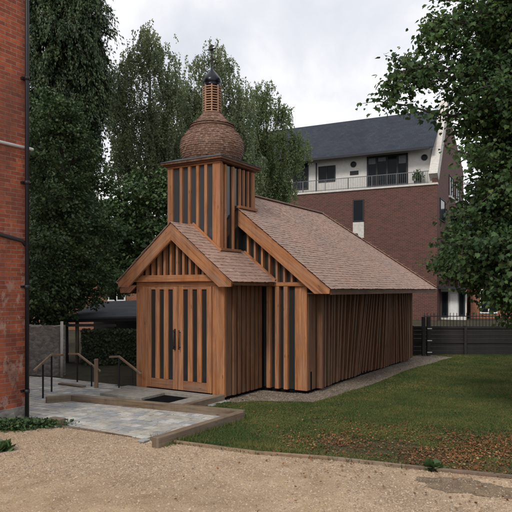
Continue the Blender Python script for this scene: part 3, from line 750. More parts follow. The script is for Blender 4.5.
# ------------------------------------------------------------------ flats
flats = empty('apartment_block', (13.23, 44, 0), -.463)
tag(flats, 'brown brick apartment block with slate roof and roof terrace', 'apartment block')
LF, DP, RG = 22, 14, 4.6; zt = 9.95; ze = 12.95; zr = 16.75
def part(name, m, boxes, parent=flats, **k):
    mb = MB()
    for b in boxes: mb.box(*b)
    return mb.build(name, m, parent, **k)
def metric_uv(o, ox=0):
    me = o.data; uvl = me.uv_layers[0].data
    for p in me.polygons:
        for li in p.loop_indices:
            vv = me.vertices[me.loops[li].vertex_index].co; n = p.normal
            uvl[li].uv = ((vv.y if abs(n.x) > .7 else vv.x)+50, vv.z)
w_ = part('wall', 'brick_flats', [(-LF,0,-.2,0,1.2,zt), (-LF,1.2,-.2,0,DP,zt)]); metric_uv(w_)
part('terrace_wall', 'render', [(-LF,1.25,zt,-.35,DP-1,ze)])
# gable end (brick) with pale coping
mb = MB(); g = [(0,0),(0,zt)]
poly = [(-.35,0,zt),(-.35,0,zt+.4),(-.35,RG,zr+.25),(-.35,DP,ze+.3),(-.35,DP,zt)]
mb.prism(poly, (.35,0,0)); w2 = mb.build('gable_wall', 'brick_flats', flats); metric_uv(w2)
def slope_z(y): return (ze-.3)+(zr-(ze-.3))*(y-.2)/(RG-.2)
mb = MB()
cp = [(-.5,-.05,zt+.2),(-.5,-.05,zt+.9),(-.5,RG,zr+.75),(-.5,RG+.3,zr+.75),(-.5,RG+.3,zr+.1),(-.5,RG,zr+.15)]
for i, (pa_, pb_) in enumerate([((-.05,zt+.55),(RG+.1,zr+.5))]):
    mb.beam((-.22,pa_[0],pa_[1]),(-.22,pb_[0],pb_[1]), .62, .75, (1,0,0))
mb.build('coping', 'stone_pale', flats)
part('parapet_coping', 'stone_pale', [(-LF,-.08,zt+.003,.06,.25,zt+.14)])
mb = MB(); hx = [(-LF,.15,ze-.12),(-.30,.15,ze-.12),(-.30,RG,zr),(-LF,RG,zr)]
mb.hexa([(x,y,z-.15) for x,y,z in hx]+hx)
hx = [(-LF,RG,zr),(-.53,RG,zr),(-.53,DP+.2,ze),(-LF,DP+.2,ze)]; mb.hexa([(x,y,z-.15) for x,y,z in hx]+hx)
rf = mb.build('roof', 'slate', flats)
me = rf.data; uvl = me.uv_layers[0].data
for p in me.polygons:
    for li in p.loop_indices:
        vv = me.vertices[me.loops[li].vertex_index].co; uvl[li].uv = (vv.x+50, vv.y*1.3)
part('gutter', 'frame_dark', [(-LF,.02,ze-.32,-.55,.16,ze-.16)], rf)
def Lp_(px, back=0.0):   # local x for a photo column on plane y=back
    t = (px-256)/F; ox, oy = 13.23+.447*back, 44+.895*back
    return -(ox-oy*t)/(.895+.447*t)
def Zp(py, x, back=0.0): return H-(py-HY)/F*(44+.895*back-.447*x)
def window(x0, x1, z0, z1, y, nx=2, nz=1, parent=flats, fm='frame_dark', fr=.09, pm='pane2', axis='y'):
    mb = MB()
    def bx(a, b, c, d, d0, d1):
        if axis == 'y': mb.box(a, y-d0, c, b, y-d1, d)
        else: mb.box(y+d1, a, c, y+d0, b, d)
    D0, D1 = .07, -.02
    bx(x0, x1, z0, z0+fr, D0, D1); bx(x0, x1, z1-fr, z1, D0, D1)
    bx(x0, x0+fr, z0+fr, z1-fr, D0, D1); bx(x1-fr, x1, z0+fr, z1-fr, D0, D1)
    for i in range(1, nx):
        x = x0+(x1-x0)*i/nx; bx(x-fr/2, x+fr/2, z0+fr, z1-fr, D0-.002, D1)
    for i in range(1, nz):
        z = z0+(z1-z0)*i/nz; bx(x0+fr, x1-fr, z-fr/3, z+fr/3, D0-.01, D1)
    f = mb.build('window', fm, parent)
    mb = MB(); bx(x0+.02, x1-.02, z0+.02, z1-.02, .03, .02) ; mb.build('pane', pm, f); return f
B = 1.25
def Zr(py, px): x = Lp_(px, B); return Zp(py, x, B)
window(Lp_(318.5,B), Lp_(335.5,B), Zr(182,327), Zr(166,327), B, 2, 1)
window(Lp_(367,B), Lp_(408,B), Zr(186,387), Zr(155,387), B, 4, 1, fr=.14)
for i_, h_ in ((0,.45),(1,.3),(3,.6)):
    xa = Lp_(367,B); xb = Lp_(408,B); zt_ = Zr(155,387); x_ = xa+(xb-xa)*i_/4
    part('pane_reflection', 'reflection_grey', [(x_+.1,B-.045,zt_-.16-h_,x_+(xb-xa)/4-.1,B-.035,zt_-.16)])  # grey panels painted as the pale reflections in the big window
window(Lp_(293,B), Lp_(308.5,B), Zr(190,300), Zr(164,300), B, 2, 1, fr=.12)
window(Lp_(262,B), Lp_(284,B), Zr(190,272), Zr(168,272), B, 3, 1, fr=.12)
for px, py in ((353.5,164.5),(424.5,157.5)):
    mb = MB(); x = Lp_(px,B); z = Zr(py,px)
    for k in range(1):
        r0, r1, n = .24, .17, 20
        for j in range(n):
            a, b = 2*math.pi*j/n, 2*math.pi*(j+1)/n
            o4 = [(x+r0*math.cos(a),z+r0*math.sin(a)),(x+r0*math.cos(b),z+r0*math.sin(b)),(x+r1*math.cos(b),z+r1*math.sin(b)),(x+r1*math.cos(a),z+r1*math.sin(a))]
            mb.hexa([(p[0],B-.002,p[1]) for p in o4]+[(p[0],B-.06,p[1]) for p in o4])
    f = mb.build('porthole', 'frame_dark', flats)
    mb = MB(); mb.face([(x+.18*math.cos(2*math.pi*j/20),B-.02,z+.18*math.sin(2*math.pi*j/20)) for j in range(20)]); mb.build('pane', 'pane2', f)
part('vent', 'frame_dark', [(Lp_(350,B),B-.03,Zr(175,354),Lp_(358.5,B),B-.001,Zr(171,354))])
part('rainwater_pipe', 'frame_dark', [(Lp_(316,B),B-.08,zt+.1,Lp_(316,B)+.08,B-.002,ze-.3)])
# terrace railing
mb = MB(); x = -LF
mb.box(-LF,.06,zt+1.02,-.6,.1,zt+1.07); mb.box(-LF,.06,zt+.2,-.6,.1,zt+.24)
while x < -.6: mb.box(x,.07,zt+.14,x+.02,.09,zt+1.02); x += .14
x = -LF
while x < -.6: mb.box(x,.05,zt+.14,x+.05,.11,zt+1.07); x += 1.9
mb.build('terrace_railing', 'steel', flats)
# narrow window with white panel below, in the brick
x0, x1 = Lp_(353), Lp_(364)
window(x0, x1, Zp(222,x0), Zp(200,x0), 0, 1, 1)
part('panel', 'stone_pale', [(x0,-.05,Zp(262,x0),x1,-.003,Zp(222.5,x0))])
for a, b in ((388,399),):
    x0, x1 = Lp_(a), Lp_(b)
# gable side windows
window(1.2, 3.4, 7.45, 9.15, 0, 1, 1, axis='x'); window(1.6, 3.2, 3.6, 6.0, 0, 1, 1, axis='x')
for y0, z0 in ((5.4,9.9),(9.0,9.9),(6.0,6.8)):
    f = window(y0, y0+2.2, z0, z0+1.7, 0, 2, 1, axis='x', fm='frame_dark')
    part('sill', 'stone_pale', [(.001,y0-.1,z0-.17,.16,y0+2.3,z0-.003)], f)
# flat-roofed entrance on the right with balcony rail
part('entrance_canopy', 'frame_dark', [(0.01,.4,2.3,2.0,4.2,2.5)])
mb = MB(); mb.box(.2,.5,2.5+.9,1.9,.56,2.5+.95)
x = .2
while x < 1.9: mb.box(x,.5,2.501,x+.05,.55,3.4); x += .3
mb.build('balcony_rail', 'frame_dark', flats)
part('entrance_wall', 'render', [(.01,1.6,-.1,1.85,1.8,2.29)])
window(.04, .55, .2, 2.1, 1.6, 1, 1); part('entrance_door', 'white_paint', [(.68,1.55,-.05,1.2,1.598,1.95)]); window(1.3, 1.75, .3, 2.1, 1.6, 1, 1)
# planter and chairs on the terrace
pl = empty('potted_shrub', (0,0,0)); pl.location = flats.matrix_world @ Vector((0,0,0))
cF, sF = math.cos(-.463), math.sin(-.463)
def FW(x, y, z): return Vector((13.23+x*cF-y*sF, 44+x*sF+y*cF, z))
pl.location = FW(Lp_(418,.7), .7, zt+.003); tag(pl, 'potted shrub on the roof terrace near the pale gable coping', 'potted plant')
mb = MB(); mb.lathe([(0,0),(.22,0),(.3,.45),(.26,.45),(.2,.4),(0,.4)], 16); mb.build('pot', 'frame_dark', pl)
n = 350; P = unit(n)*(rng.random((n,1))**.5)*np.array([.45,.45,.5])+np.array([0,0,.85])
np_mesh('foliage', leaves(P, unit(n), unit(n), rng.uniform(.08,.16,n), LEAF4), 4, M['leaf_laurel'], pl)

# terraced orange brick house at far right
th_ = empty('terraced_house', (16.75, 47, 0), -.12); tag(th_, 'orange brick terraced house with white windows behind the right tree', 'house')
w_ = part('wall', 'brick_orange', [(0,0,-.1,16,8,6.2)], th_); metric_uv(w_)
mb = MB(); mb.prism([(-.2,-.3,6.2),(-.2,8.3,6.2),(-.2,4,9.2)], (16.4,0,0)); mb.build('roof', 'slate', th_)
for i in range(6):
    x = .7+i*2.5
    for z0 in (.4, 3.6):
        window(x, x+1.3, z0, z0+1.9, 0, 2, 2, parent=th_, fm='white_paint')
# far house behind shed
fh = empty('far_brick_house', (-9.6, 34, 0), .1); tag(fh, 'orange brick house glimpsed above the shed roof under the dark trees', 'house')
w_ = part('wall', 'brick_orange', [(-3,0,-.1,4.2,6,3.0)], fh); metric_uv(w_)
window(1.2, 2.2, 1.6, 2.7, 0, 2, 1, parent=fh, fm='white_paint')
mb = MB(); mb.prism([(-3.2,-.3,3.0),(-3.2,6.3,3.0),(-3.2,3,5)], (7.6,0,0)); mb.build('roof', 'slate', fh)

# ------------------------------------------------------------------ fences
fy = 20.9
fence = empty('board_fence', (3.5, fy, 0)); tag(fence, 'dark horizontal board fence at the far end of the lawn', 'fence')
mb = MB(); z = .02
while z < .98: mb.box(0,.03,z,12,.05,z+.135); z += .142
mb.build('board_panel', 'fence_wood', fence)
x = 0.02
while x < 12:
    mb = MB(); mb.box(x,-.05,-.05,x+.09,.028,1.03); mb.build('post', 'fence_wood', fence, bevel=.004); x += 1.85
for z in (.42,.93): mb = MB(); mb.box(0,-.012,z,12,.028,z+.05); mb.build('fence_rail', 'fence_wood', fence)
for px, lab in ((423.5,'plain dark timber post by the far chapel corner'),(428.3,'dark timber post with three white plates in front of the board fence')):
    p = at(px, 355, fy-.25); mb = MB(); mb.box(-.055,-.055,-.05,.055,.055,1.35)
    o = mb.build('timber_post', 'fence_wood', bevel=.006); o.location = (p.x, p.y, 0); tag(o, lab, 'post')
    if px > 425:
        for zz_ in (.12,.52,.93):
            mb = MB(); mb.box(-.05,-.062,zz_,.11,-.0555,zz_+.03); mb.build('plate', 'white_paint', o)
rl = empty('metal_railings', (6.2, 22.2, 0)); tag(rl, 'black vertical bar railings rising behind the board fence', 'railings')
mb = MB(); mb.box(0,0,1.28,9,.03,1.31); mb.box(0,0,.25,9,.03,.28); x = 0
while x < 9: mb.box(x,.008,.0,x+.018,.024,1.42); x += .12
mb.build('bars', 'iron', rl)

# ------------------------------------------------------------------ garden wall, shed, ivy wall on left
def rough_wall(x0, y0, x1, y1, h, th, name, mat, label, cat):
    a, b = Vector((x0,y0,0)), Vector((x1,y1,0)); L = (b-a).length; d = (b-a)/L; n = Vector((-d.y,d.x,0))
    nx, nz = int(L/.12), int(h/.1); mb = MB()
    def P(i, k, side):
        q = a+d*(L*i/nx)+n*(side*th/2+random.uniform(-.006,.006)); return (q.x, q.y, h*k/nz+(random.uniform(-.03,.03) if k == nz else 0))
    for side in (-1, 1):
        g = [[P(i,k,side) for k in range(nz+1)] for i in range(nx+1)]
        for i in range(nx):
            for k in range(nz):
                f = [g[i][k],g[i+1][k],g[i+1][k+1],g[i][k+1]]; mb.face(f if side < 0 else f[::-1], smooth=False)
        if side < 0: g0 = g
    for i in range(nx): mb.face([g0[i][nz],g0[i+1][nz],g[i+1][nz],g[i][nz]])
    mb.face([g0[nx][0],g[nx][0],g[nx][nz],g0[nx][nz]]); mb.face([g0[0][0],g0[0][nz],g[0][nz],g[0][0]])
    return tag(mb.build(name, mat), label, cat)
rough_wall(-8.5, 17.0, -5.15, 16.0, 1.32, .3, 'garden_wall', 'rubble', 'grey rubble stone garden wall beside the brick house', 'wall')
mb = MB(); mb.tube([(0,0,-.02),(0,0,1.45)], .035, 10); o = mb.build('pale_pole', 'stone_pale'); o.location = (-5.08,15.75,0); tag(o, 'thin pale pole at the right end of the garden wall', 'pole')
iw = empty('ivy_wall', (0,0,0)); iw.location = (-4.6,18.3,0); tag(iw, 'low ivy covered wall under the open shed', 'wall')
mb = MB(); mb.box(-.6,-.1,-.05,2.6,.1,1.0); mb.build('wall', 'rubble', iw)
n = 5000; P = np.column_stack([rng.uniform(-.65,2.6,n), rng.uniform(-.22,-.1,n), rng.random(n)**.9*1.12])
np_mesh('ivy', leaves(P, unit(n)*.6+np.array([0,-.2,-1]), unit(n)*.6+np.array([0,-1,.3]), rng.uniform(.05,.1,n), LEAF6), 6, M['leaf_ivy'], iw)
shed = empty('open_shed', (-6.2, 18.6, 0)); tag(shed, 'low open fronted shed with grey felt roof left of the chapel', 'shed')
mb = MB(); hx = [(.4,0,1.42),(4.4,-.5,1.52),(4.4,2.8,1.95),(.4,3.2,1.85)]; mb.hexa([(x,y,z-.1) for x,y,z in hx]+hx); rf2 = mb.build('roof', 'felt', shed)
mb = MB(); mb.beam((.4,-.03,1.32),(4.4,-.53,1.42), .05, .1, (0,1,0)); mb.build('fascia', 'frame_dark', rf2)
mb = MB(); mb.box(.4,2.9,-.05,4.4,3.0,1.7); mb.box(4.3,.2,-.05,4.4,2.9,1.6); mb.build('back_wall', 'fence_wood', shed)
for x in (.6, 1.75):
    mb = MB(); mb.box(x,.05,-.05,x+.09,.14,1.31); mb.build('post', 'oak', shed)
mb = MB(); mb.box(.3,-.06,1.14,1.9,.03,1.22); mb.build('gutter', 'steel', shed)

# ------------------------------------------------------------------ trees
def limb(mb, a, b, r0, r1, wig=.25, n=6, sag=0):
    a = Vector(a); b = Vector(b); pts = []; rs = []; L = (b-a).length
    w = [Vector((random.uniform(-1,1), random.uniform(-1,1), random.uniform(-.5,.5)))*wig*L*.12 for _ in range(n+1)]
    for i in range(n+1):
        t = i/n; p = a.lerp(b, t)+w[i]*math.sin(math.pi*t)+Vector((0,0,1))*math.sin(math.pi*t)*sag*L; pts.append(p); rs.append(r0+(r1-r0)*t)
    mb.tube(pts, rs, 7, cap=True); return pts
def lobes_tree(name, loc, trunk_h, tr, lobes, style, leafmat, barkmat, label, group=None, cat='tree', dens=1.0, size=.1, wd_=1.0, lean_=(0,0)):
    """lobes: list of (centre world, (rx,ry,rz))"""
    r = empty(name, (loc[0],loc[1],0)); base = r.location.copy(); tag(r, label, cat, group)
    mb = MB(); top = Vector((lean_[0], lean_[1], trunk_h)); tp = limb(mb, (0,0,-.1), top, tr, tr*.25, .12, 10)
    VV = []
    for c, R in lobes:
        c = Vector(c)-base
        k = min(range(len(tp)), key=lambda i: abs(tp[i].z-(c.z-.9*R[2]-.15*math.hypot(c.x,c.y))))
        k = max(2, k); lp = limb(mb, tp[k], c, tr*.38*(1-k/14)+.02, .02, .5, 6)
        for _ in range(3):
            e = c+Vector([random.uniform(-.7,.7)*R[i] for i in range(3)]); limb(mb, lp[random.choice([3,4])], e, .03, .008, .5, 4)
        vol = R[0]*R[1]*R[2]; cen = np.array(c)
        if style in ('birch',):
            nc = int(40*dens*(vol**.67)+8)
            d = unit(nc); rr = rng.uniform(.3,1.22,nc)**.8; C = cen+d*rr[:,None]*np.array(R)
            for p in C:
                ns_ = rng.integers(2,6)
                for _ in range(ns_):
                    L = rng.uniform(.4,2.0)*min(1.0,R[2]); m_ = int(L*38)+4; t = np.sort(rng.random(m_))
                    sx = rng.normal(size=2)*.16; o = p+rng.normal(size=3)*.16
                    Q = np.column_stack([o[0]+sx[0]*t*L*1.2, o[1]+sx[1]*t*L*1.2, o[2]+.1*np.sin(t*3)-t*L])+rng.normal(size=(m_,3))*.035
                    D = rng.normal(size=(m_,3))*.5+np.array([0,0,-1]); VV.append(leaves(Q, D, unit(m_), rng.uniform(.7,1.25,m_)*size, LEAF4, .75))
        elif style == 'conifer':
            nc = int(60*dens*(vol**.67)+8)
            d = unit(nc); rr = rng.uniform(.55,1.0,nc); C = cen+d*rr[:,None]*np.array(R)
            for p, dd in zip(C, d):
                out = np.array([dd[0],dd[1],0]); out /= np.linalg.norm(out)+1e-6
                for _ in range(5):
                    L = rng.uniform(.3,.8); m_ = 38; t = rng.random(m_); o2 = out+rng.normal(size=3)*.45
                    Q = p+np.outer(t, o2)*L*.6+np.outer(t**2, [0,0,-1])*L*1.15+rng.normal(size=(m_,3))*.045
                    D = o2*.4+np.outer(np.ones(m_),[0,0,-1])*(.3+t[:,None]*1.3)+rng.normal(size=(m_,3))*.35
                    VV.append(leaves(Q, D, unit(m_)+out, rng.uniform(.7,1.3,m_)*size, LEAF4, .42))
        else:
            nc = int(42*dens*(vol**.67)+6)
            d = unit(nc); rr = rng.uniform(.4,1.0,nc)**.7; C = cen+d*rr[:,None]*np.array(R)
            for p, dd in zip(C, d):
                m_ = 52 if size > .09 else 74; cr = rng.uniform(.2,.42)
                Q = p+unit(m_)*(rng.random((m_,1))**.5)*np.array([cr*1.2,cr*1.2,cr*.75])
                D = dd*.6+rng.normal(size=(m_,3))*.7+np.array([0,0,-.25]); N = unit(m_)*.7+np.array([0,0,.9])+dd*.4
                VV.append(leaves(Q, D, N, rng.uniform(.7,1.3,m_)*size, LEAF6 if size > .09 else LEAF4))
        # template size depends on the style
    nper = 6 if (style == 'broad' and size > .09) else 4
    mb.build('trunk', barkmat, r)
    V = np.concatenate(VV); np_mesh('crown', V, nper, M[leafmat], r); return r, len(V)//nper

def lob(px, py, Y, rpx, rpy, depth=None):
    k = F/Y; return (at(px,py,Y), (rpx/k, depth if depth else (rpx/k)*.9, rpy/k))
cnt = []
# tall dark conifer
L_ = []
for (px,py,rx,ry) in ((60,-70,34,30),(62,-30,38,34),(45,5,35,34),(80,10,24,30),(62,45,42,34),(50,85,40,34),(84,70,20,30),(80,105,22,30),(45,125,42,34),(78,145,20,30),(50,170,40,34),(60,215,42,36),(45,260,36,34)):
    L_.append(lob(px,py,23,rx,ry))
cnt.append(lobes_tree('conifer_tree', (at(52,289,24).x,24), 15, .35, L_, 'conifer', 'leaf_conifer', 'bark', 'tall dark weeping conifer rising beside the brick house', dens=1.15, size=.125))
L_ = []
for (px,py,rx,ry,Y) in ((48,110,24,22,18.5),(66,125,20,20,18.5),(40,145,26,26,18),(75,155,24,24,19),(95,190,22,24,19.5),(55,190,34,28,18),(80,225,32,28,18.5),(45,240,30,28,17.5),(105,235,20,22,19.5),(70,270,32,24,18),(45,290,28,22,17.2),(95,272,24,16,18.8),(85,297,18,12,19),(30,312,24,18,17.6),(55,312,16,14,17.9),(60,300,26,14,18.6)):
    L_.append(lob(px,py,Y,rx,ry))
cnt.append(lobes_tree('evergreen_tree', (at(60,289,18.6).x,18.8), 6.5, .22, L_, 'broad', 'leaf_laurel', 'bark', 'dense dark evergreen tree in front of the tall conifer beside the brick house', dens=1.1, size=.085))
# birches
L_ = [lob(px,py,27,rx,ry) for (px,py,rx,ry) in ((146,34,9,12),(150,46,14,14),(134,56,15,16),(162,62,14,18),(120,74,11,14),(114,100,8,14),(128,100,18,22),(155,105,20,24),(172,90,12,18),(118,130,13,20),(145,140,22,24),(170,135,14,22),(125,165,14,16),(160,170,18,20))]
cnt.append(lobes_tree('birch_tree', (at(150,289,27).x,27), 12.2, .2, L_, 'birch', 'leaf_birch', 'bark_birch', 'weeping birch with its top left of the tower', 'weeping birches behind the chapel', dens=1.0, size=.088))
L_ = [lob(px,py,29,rx,ry) for (px,py,rx,ry) in ((212,56,9,12),(196,66,10,12),(222,72,14,18),(200,88,14,20),(186,95,10,18),(238,95,14,20),(218,110,22,24),(190,125,16,22),(240,130,16,24),(205,150,22,20),(250,160,14,22),(180,150,12,18),(235,185,20,20))]
cnt.append(lobes_tree('birch_tree', (at(215,289,29).x,29), 12.6, .2, L_, 'birch', 'leaf_birch', 'bark_birch', 'weeping birch directly behind the onion dome and its cross', 'weeping birches behind the chapel', dens=1.0, size=.088))
L_ = [lob(px,py,32,rx,ry) for (px,py,rx,ry) in ((262,90,10,10),(270,106,13,12),(254,112,12,14),(285,130,12,11),(268,140,16,16),(298,140,11,9),(290,158,12,11),(272,170,16,14),(302,152,7,7),(285,186,12,11),(262,195,14,12),(276,202,16,8),(248,140,12,18),(258,150,16,16),(285,112,9,8),(262,172,18,16))]
cnt.append(lobes_tree('ash_tree', (at(266,289,32).x,32), 10, .2, L_, 'birch', 'leaf_ash', 'bark', 'pale green loose tree covering the left end of the slate roof', dens=1.1, size=.085))
# lower dense trees
L_ = [lob(px,py,22.5,rx,ry) for (px,py,rx,ry) in ((140,190,20,16),(120,205,16,16),(160,205,20,18),(135,225,20,18),(155,240,22,18),(118,240,14,16),(128,262,18,16),(150,268,20,16),(110,265,12,14),(170,180,14,14),(175,230,18,20))]
cnt.append(lobes_tree('laurel_tree', (at(140,289,23).x,23), 5, .16, L_, 'broad', 'leaf_laurel', 'bark', 'dark bushy laurel tree left of the tower behind the porch gable', dens=.85, size=.115))
L_ = [lob(px,py,25.5,rx,ry) for (px,py,rx,ry) in ((118,250,10,16),(112,272,12,14),(124,285,12,12),(107,290,10,8))]
cnt.append(lobes_tree('pale_shrub', (at(116,289,25.5).x,25.5), 2.6, .07, L_, 'broad', 'leaf_ash', 'bark', 'pale green shrub showing between the evergreen and the porch gable', cat='shrub', dens=.7, size=.1))
# distant belt behind everything (trees behind the chapel roof)
L_ = [lob(px,py,36,rx,ry) for (px,py,rx,ry) in ((110,220,26,22),(150,215,26,24),(190,215,26,26),(225,220,26,24),(255,225,24,20),(130,262,30,26),(180,262,30,26),(230,262,30,26),(80,250,26,30),(35,240,30,40),(-15,250,30,36),(-65,245,30,40),(-110,255,30,34))]
cnt.append(lobes_tree('background_tree', (at(170,289,36).x,36), 6, .3, L_, 'broad', 'leaf_laurel', 'bark', 'broad dark tree mass lowest behind the birches and the chapel', dens=.75, size=.17))
print('leaves', [c[1] for c in cnt])

# near tree on the right (broad lobed leaves)
mr = empty('maple_tree', (7.4, 11.6, 0)); base = mr.location.copy(); tag(mr, 'large leafy maple overhanging the right side of the lawn', 'tree')
mb = MB(); tp = limb(mb, (0,0,-.1), (.2,.3,10), .32, .10, .1, 10)
twigs = []
def spray(a, b, r0, n_t=9, tl=.75):
    """a limb with side twigs"""
    pts = limb(mb, Vector(a)-base, Vector(b)-base, r0, .008, .35, 9, sag=.05)
    d = (pts[-1]-pts[0]).normalized()
    for i in range(n_t):
        t = .25+.75*(i+random.random())/n_t; k = min(8, int(t*9)); p = pts[k].lerp(pts[k+1], t*9-k) if k < 9 else pts[-1]
        q = (d*random.uniform(.3,1)+Vector((random.uniform(-1,1),random.uniform(-1,1),random.uniform(-.9,.35)))).normalized()
        L = tl*random.uniform(.5,1.1); e = p+q*L; limb(mb, p, e, .010, .003, .4, 3); twigs.append((np.array(p), np.array(e)))
    twigs.append((np.array(pts[-3]), np.array(pts[-1])))
# overhanging branches, upper left
trunk_at = lambda z: base+Vector((.1,.15,z))
spray(trunk_at(4.6), at(376,101,9.6), .07, 26, .34)
spray(at(440,64,10), at(388,82,9.4), .02, 14, .30)
spray(trunk_at(5.2), at(412,64,9.9), .05, 20, .36); spray(at(450,72,10.1), at(384,93,9.5), .02, 22, .24); spray(at(460,78,10.2), at(405,80,9.8), .02, 20, .26); spray(at(460,20,10.3), at(428,30,10), .02, 20, .4); spray(at(430,70,10), at(398,60,9.8), .015, 14, .26); spray(at(440,50,10), at(424,42,9.9), .015, 10, .22)
spray(trunk_at(6.0), at(430,16,10.0), .06, 18, .30)
spray(trunk_at(6.5), at(422,-6,10.2), .06, 14, .26)
spray(trunk_at(5.6), at(432,60,10.4), .05, 22, .5)
spray(trunk_at(5.0), at(436,88,10.2), .05, 22, .45)
spray(trunk_at(4.2), at(448,122,10.4), .05, 20, .5)
nl = []
for (px,py,Y,n) in ((445,30,10.5,2),(460,10,10.8,3),(480,30,10.6,4),(500,5,10.8,4),(455,62,10.6,3),(475,75,10.8,4),(500,60,10.6,5),(462,100,10.8,3),(485,115,10.6,5),(508,100,10.8,5),
    (468,140,10.9,2),(462,163,10.7,2),(480,150,10.6,3),(495,150,10.6,5),(520,140,10.6,5),(478,185,10.6,3),(466,208,10.8,3),(490,195,10.5,5),(515,190,10.5,5),(458,234,10.8,3),(478,225,10.5,5),(505,230,10.4,5),
    (438,255,10.9,2),(448,248,10.9,3),(468,255,10.6,4),(492,252,10.4,5),(515,250,10.3,5),(440,265,10.9,2),(460,270,10.8,3),(482,276,10.5,3),(486,292,10.6,2),(508,296,10.4,3),(503,278,10.3,4),(525,275,10.2,4),(530,220,10.4,4),(535,60,10.4,4),(530,20,10.6,4),(470,-30,10.6,4),(510,-40,10.6,5)):
    for j in range(n):
        Yj = Y+random.uniform(-.9,1.5); e = at(px+9+random.uniform(-10,14), py+random.uniform(-14,14), Yj)
        s_ = e.lerp(trunk_at(max(2.2, e.z*.85)), random.uniform(.25,.4)); spray(s_, e, .014, 15, .6)
# crown beyond the frame (above and right), casting the lawn's shade
for j in range(70):
    a = random.uniform(0, 6.28); rr = random.uniform(1.2,3.6); z = random.uniform(3.2,10.5)
    e = base+Vector((rr*math.cos(a)+.6, rr*math.sin(a)*1.2+.5, z))
    px = 256+F*e.x/max(1,e.y); 
    if px < 485 or e.y < 7.6: continue
    if e.z < 3.4: continue
    spray(base+Vector((.1,.15,max(2.4,z*.8))), e, .04, 16, .8)
for j in range(190):
    Y = random.uniform(9.5,20.0); X = random.uniform(3.2,10.5); z = 2.3+.50*Y+random.uniform(.7,2.2)
    if math.hypot(X-7, (Y-13.5)*.75) > 5.4: continue
    e = Vector((X,Y,z)); spray(base+Vector((.15,.2,min(9.5,z*.82))).lerp(e-base, .45), e, .03, 18, .8)
mb.build('trunk', 'bark', mr)
VV = []
for a, b in twigs:
    L = np.linalg.norm(b-a); m_ = max(8, int(L*62)); t = rng.random(m_)**.8
    Q = a+np.outer(t, b-a)+rng.normal(size=(m_,3))*.085; d = (b-a)/(L+1e-6)
    D = d*.5+rng.normal(size=(m_,3))*.55+np.array([0,0,-.55]); N = rng.normal(size=(m_,3))*.38+np.array([-.1,-.3,1])
    VV.append(leaves(Q, D, N, (.036+.062*rng.random(m_)**1.3), MAPLE))
V = np.concatenate(VV); print('maple leaves', len(V)//12)
np_mesh('crown', V, 12, M['leaf_maple'], mr, MFACES)

# ------------------------------------------------------------------ plants by the house
def clump(name, loc, rx, ry, h, n, mat, size, label, cat='plant', tmpl=LEAF6):
    P = np.column_stack([rng.normal(size=n)*rx*.5, rng.normal(size=n)*ry*.5, rng.random(n)**1.3*h])
    D = np.column_stack([rng.normal(size=n)*.6, rng.normal(size=n)*.6, rng.random(n)*.9]); N = unit(n)*.6+np.array([0,-.2,.8])
    o = np_mesh(name, leaves(P, D, N, rng.uniform(.6,1.3,n)*size, tmpl), len(tmpl), M[mat]); o.location = loc; return tag(o, label, cat)
clump('ground_cover_plant', gnd(38,427), .50, .12, .12, 1400, 'leaf_maple', .035, 'low green plant at the foot of the black downpipe')
clump('ground_cover_plant', gnd(10,430), .42, .16, .17, 1200, 'leaf_laurel', .045, 'dark green plant against the brick wall at the left edge')
clump('weed', gnd(4,451), .04, .04, .03, 60, 'leaf_laurel', .14, 'straggly weed in the gravel at the left edge of the photo', tmpl=LEAF4)
clump('weed', gnd(433,470), .05, .03, .03, 120, 'leaf_maple', .11, 'small green weed growing against the timber edging on the right')
dp = []
for j in range(60):
    a = 2*math.pi*j/60; k_ = 1+.10*math.sin(5*a+1)+.07*math.sin(11*a)+.05*math.sin(23*a+2)
    dp.append((2.45+.52*k_*math.cos(a)-.05*math.sin(a), 6.98+.33*k_*math.sin(a)-.16*math.cos(a)))
sheet('dark_patch', dp, .010, 'gravel_dark')

# ------------------------------------------------------------------ scatter: pebbles, grass, fallen leaves
def pip(P, poly): return in_poly(P, [(p.x,p.y) for p in poly])
OCT = np.array([(1,0,0),(0,1,0),(-1,0,0),(0,-1,0),(.15,.1,1)])
OF = [(0,1,4),(1,2,4),(2,3,4),(3,0,4)]
def pebbles(P, smin, smax, name, mat, z):
    n = len(P); sz = smin+(smax-smin)*rng.random(n)**2.5; a = rng.random(n)*6.28; asp = rng.uniform(.55,1,n); hh = rng.uniform(.35,.8,n)
    t = OCT[None]+rng.normal(size=(n,5,3))*.22; x = t[:,:,0]*sz[:,None]; y = t[:,:,1]*(sz*asp)[:,None]; zz = np.clip(t[:,:,2],0,2)*(sz*hh)[:,None]
    V = np.stack([P[:,0:1]+x*np.cos(a)[:,None]-y*np.sin(a)[:,None], P[:,1:2]+x*np.sin(a)[:,None]+y*np.cos(a)[:,None], z-.001+zz], -1).reshape(-1,3)
    return tag(np_mesh(name, V, 5, M[mat], None, OF), kind='stuff')
def in_frame(n, y0, y1, px0=-12, px1=524):
    """uniform ground samples inside the camera wedge"""
    Y = np.sqrt(rng.random(n)*(y1**2-y0**2)+y0**2); X = rng.uniform((px0-256)/F, (px1-256)/F, n)*Y; return np.column_stack([X,Y])
P = in_frame(560000, 5.0, 11.5, -110, 640)
drive = [Vector((-12,-6,0)),Vector((14,-6,0))]+list(reversed(edge_ext))
P = P[pip(P, drive)]
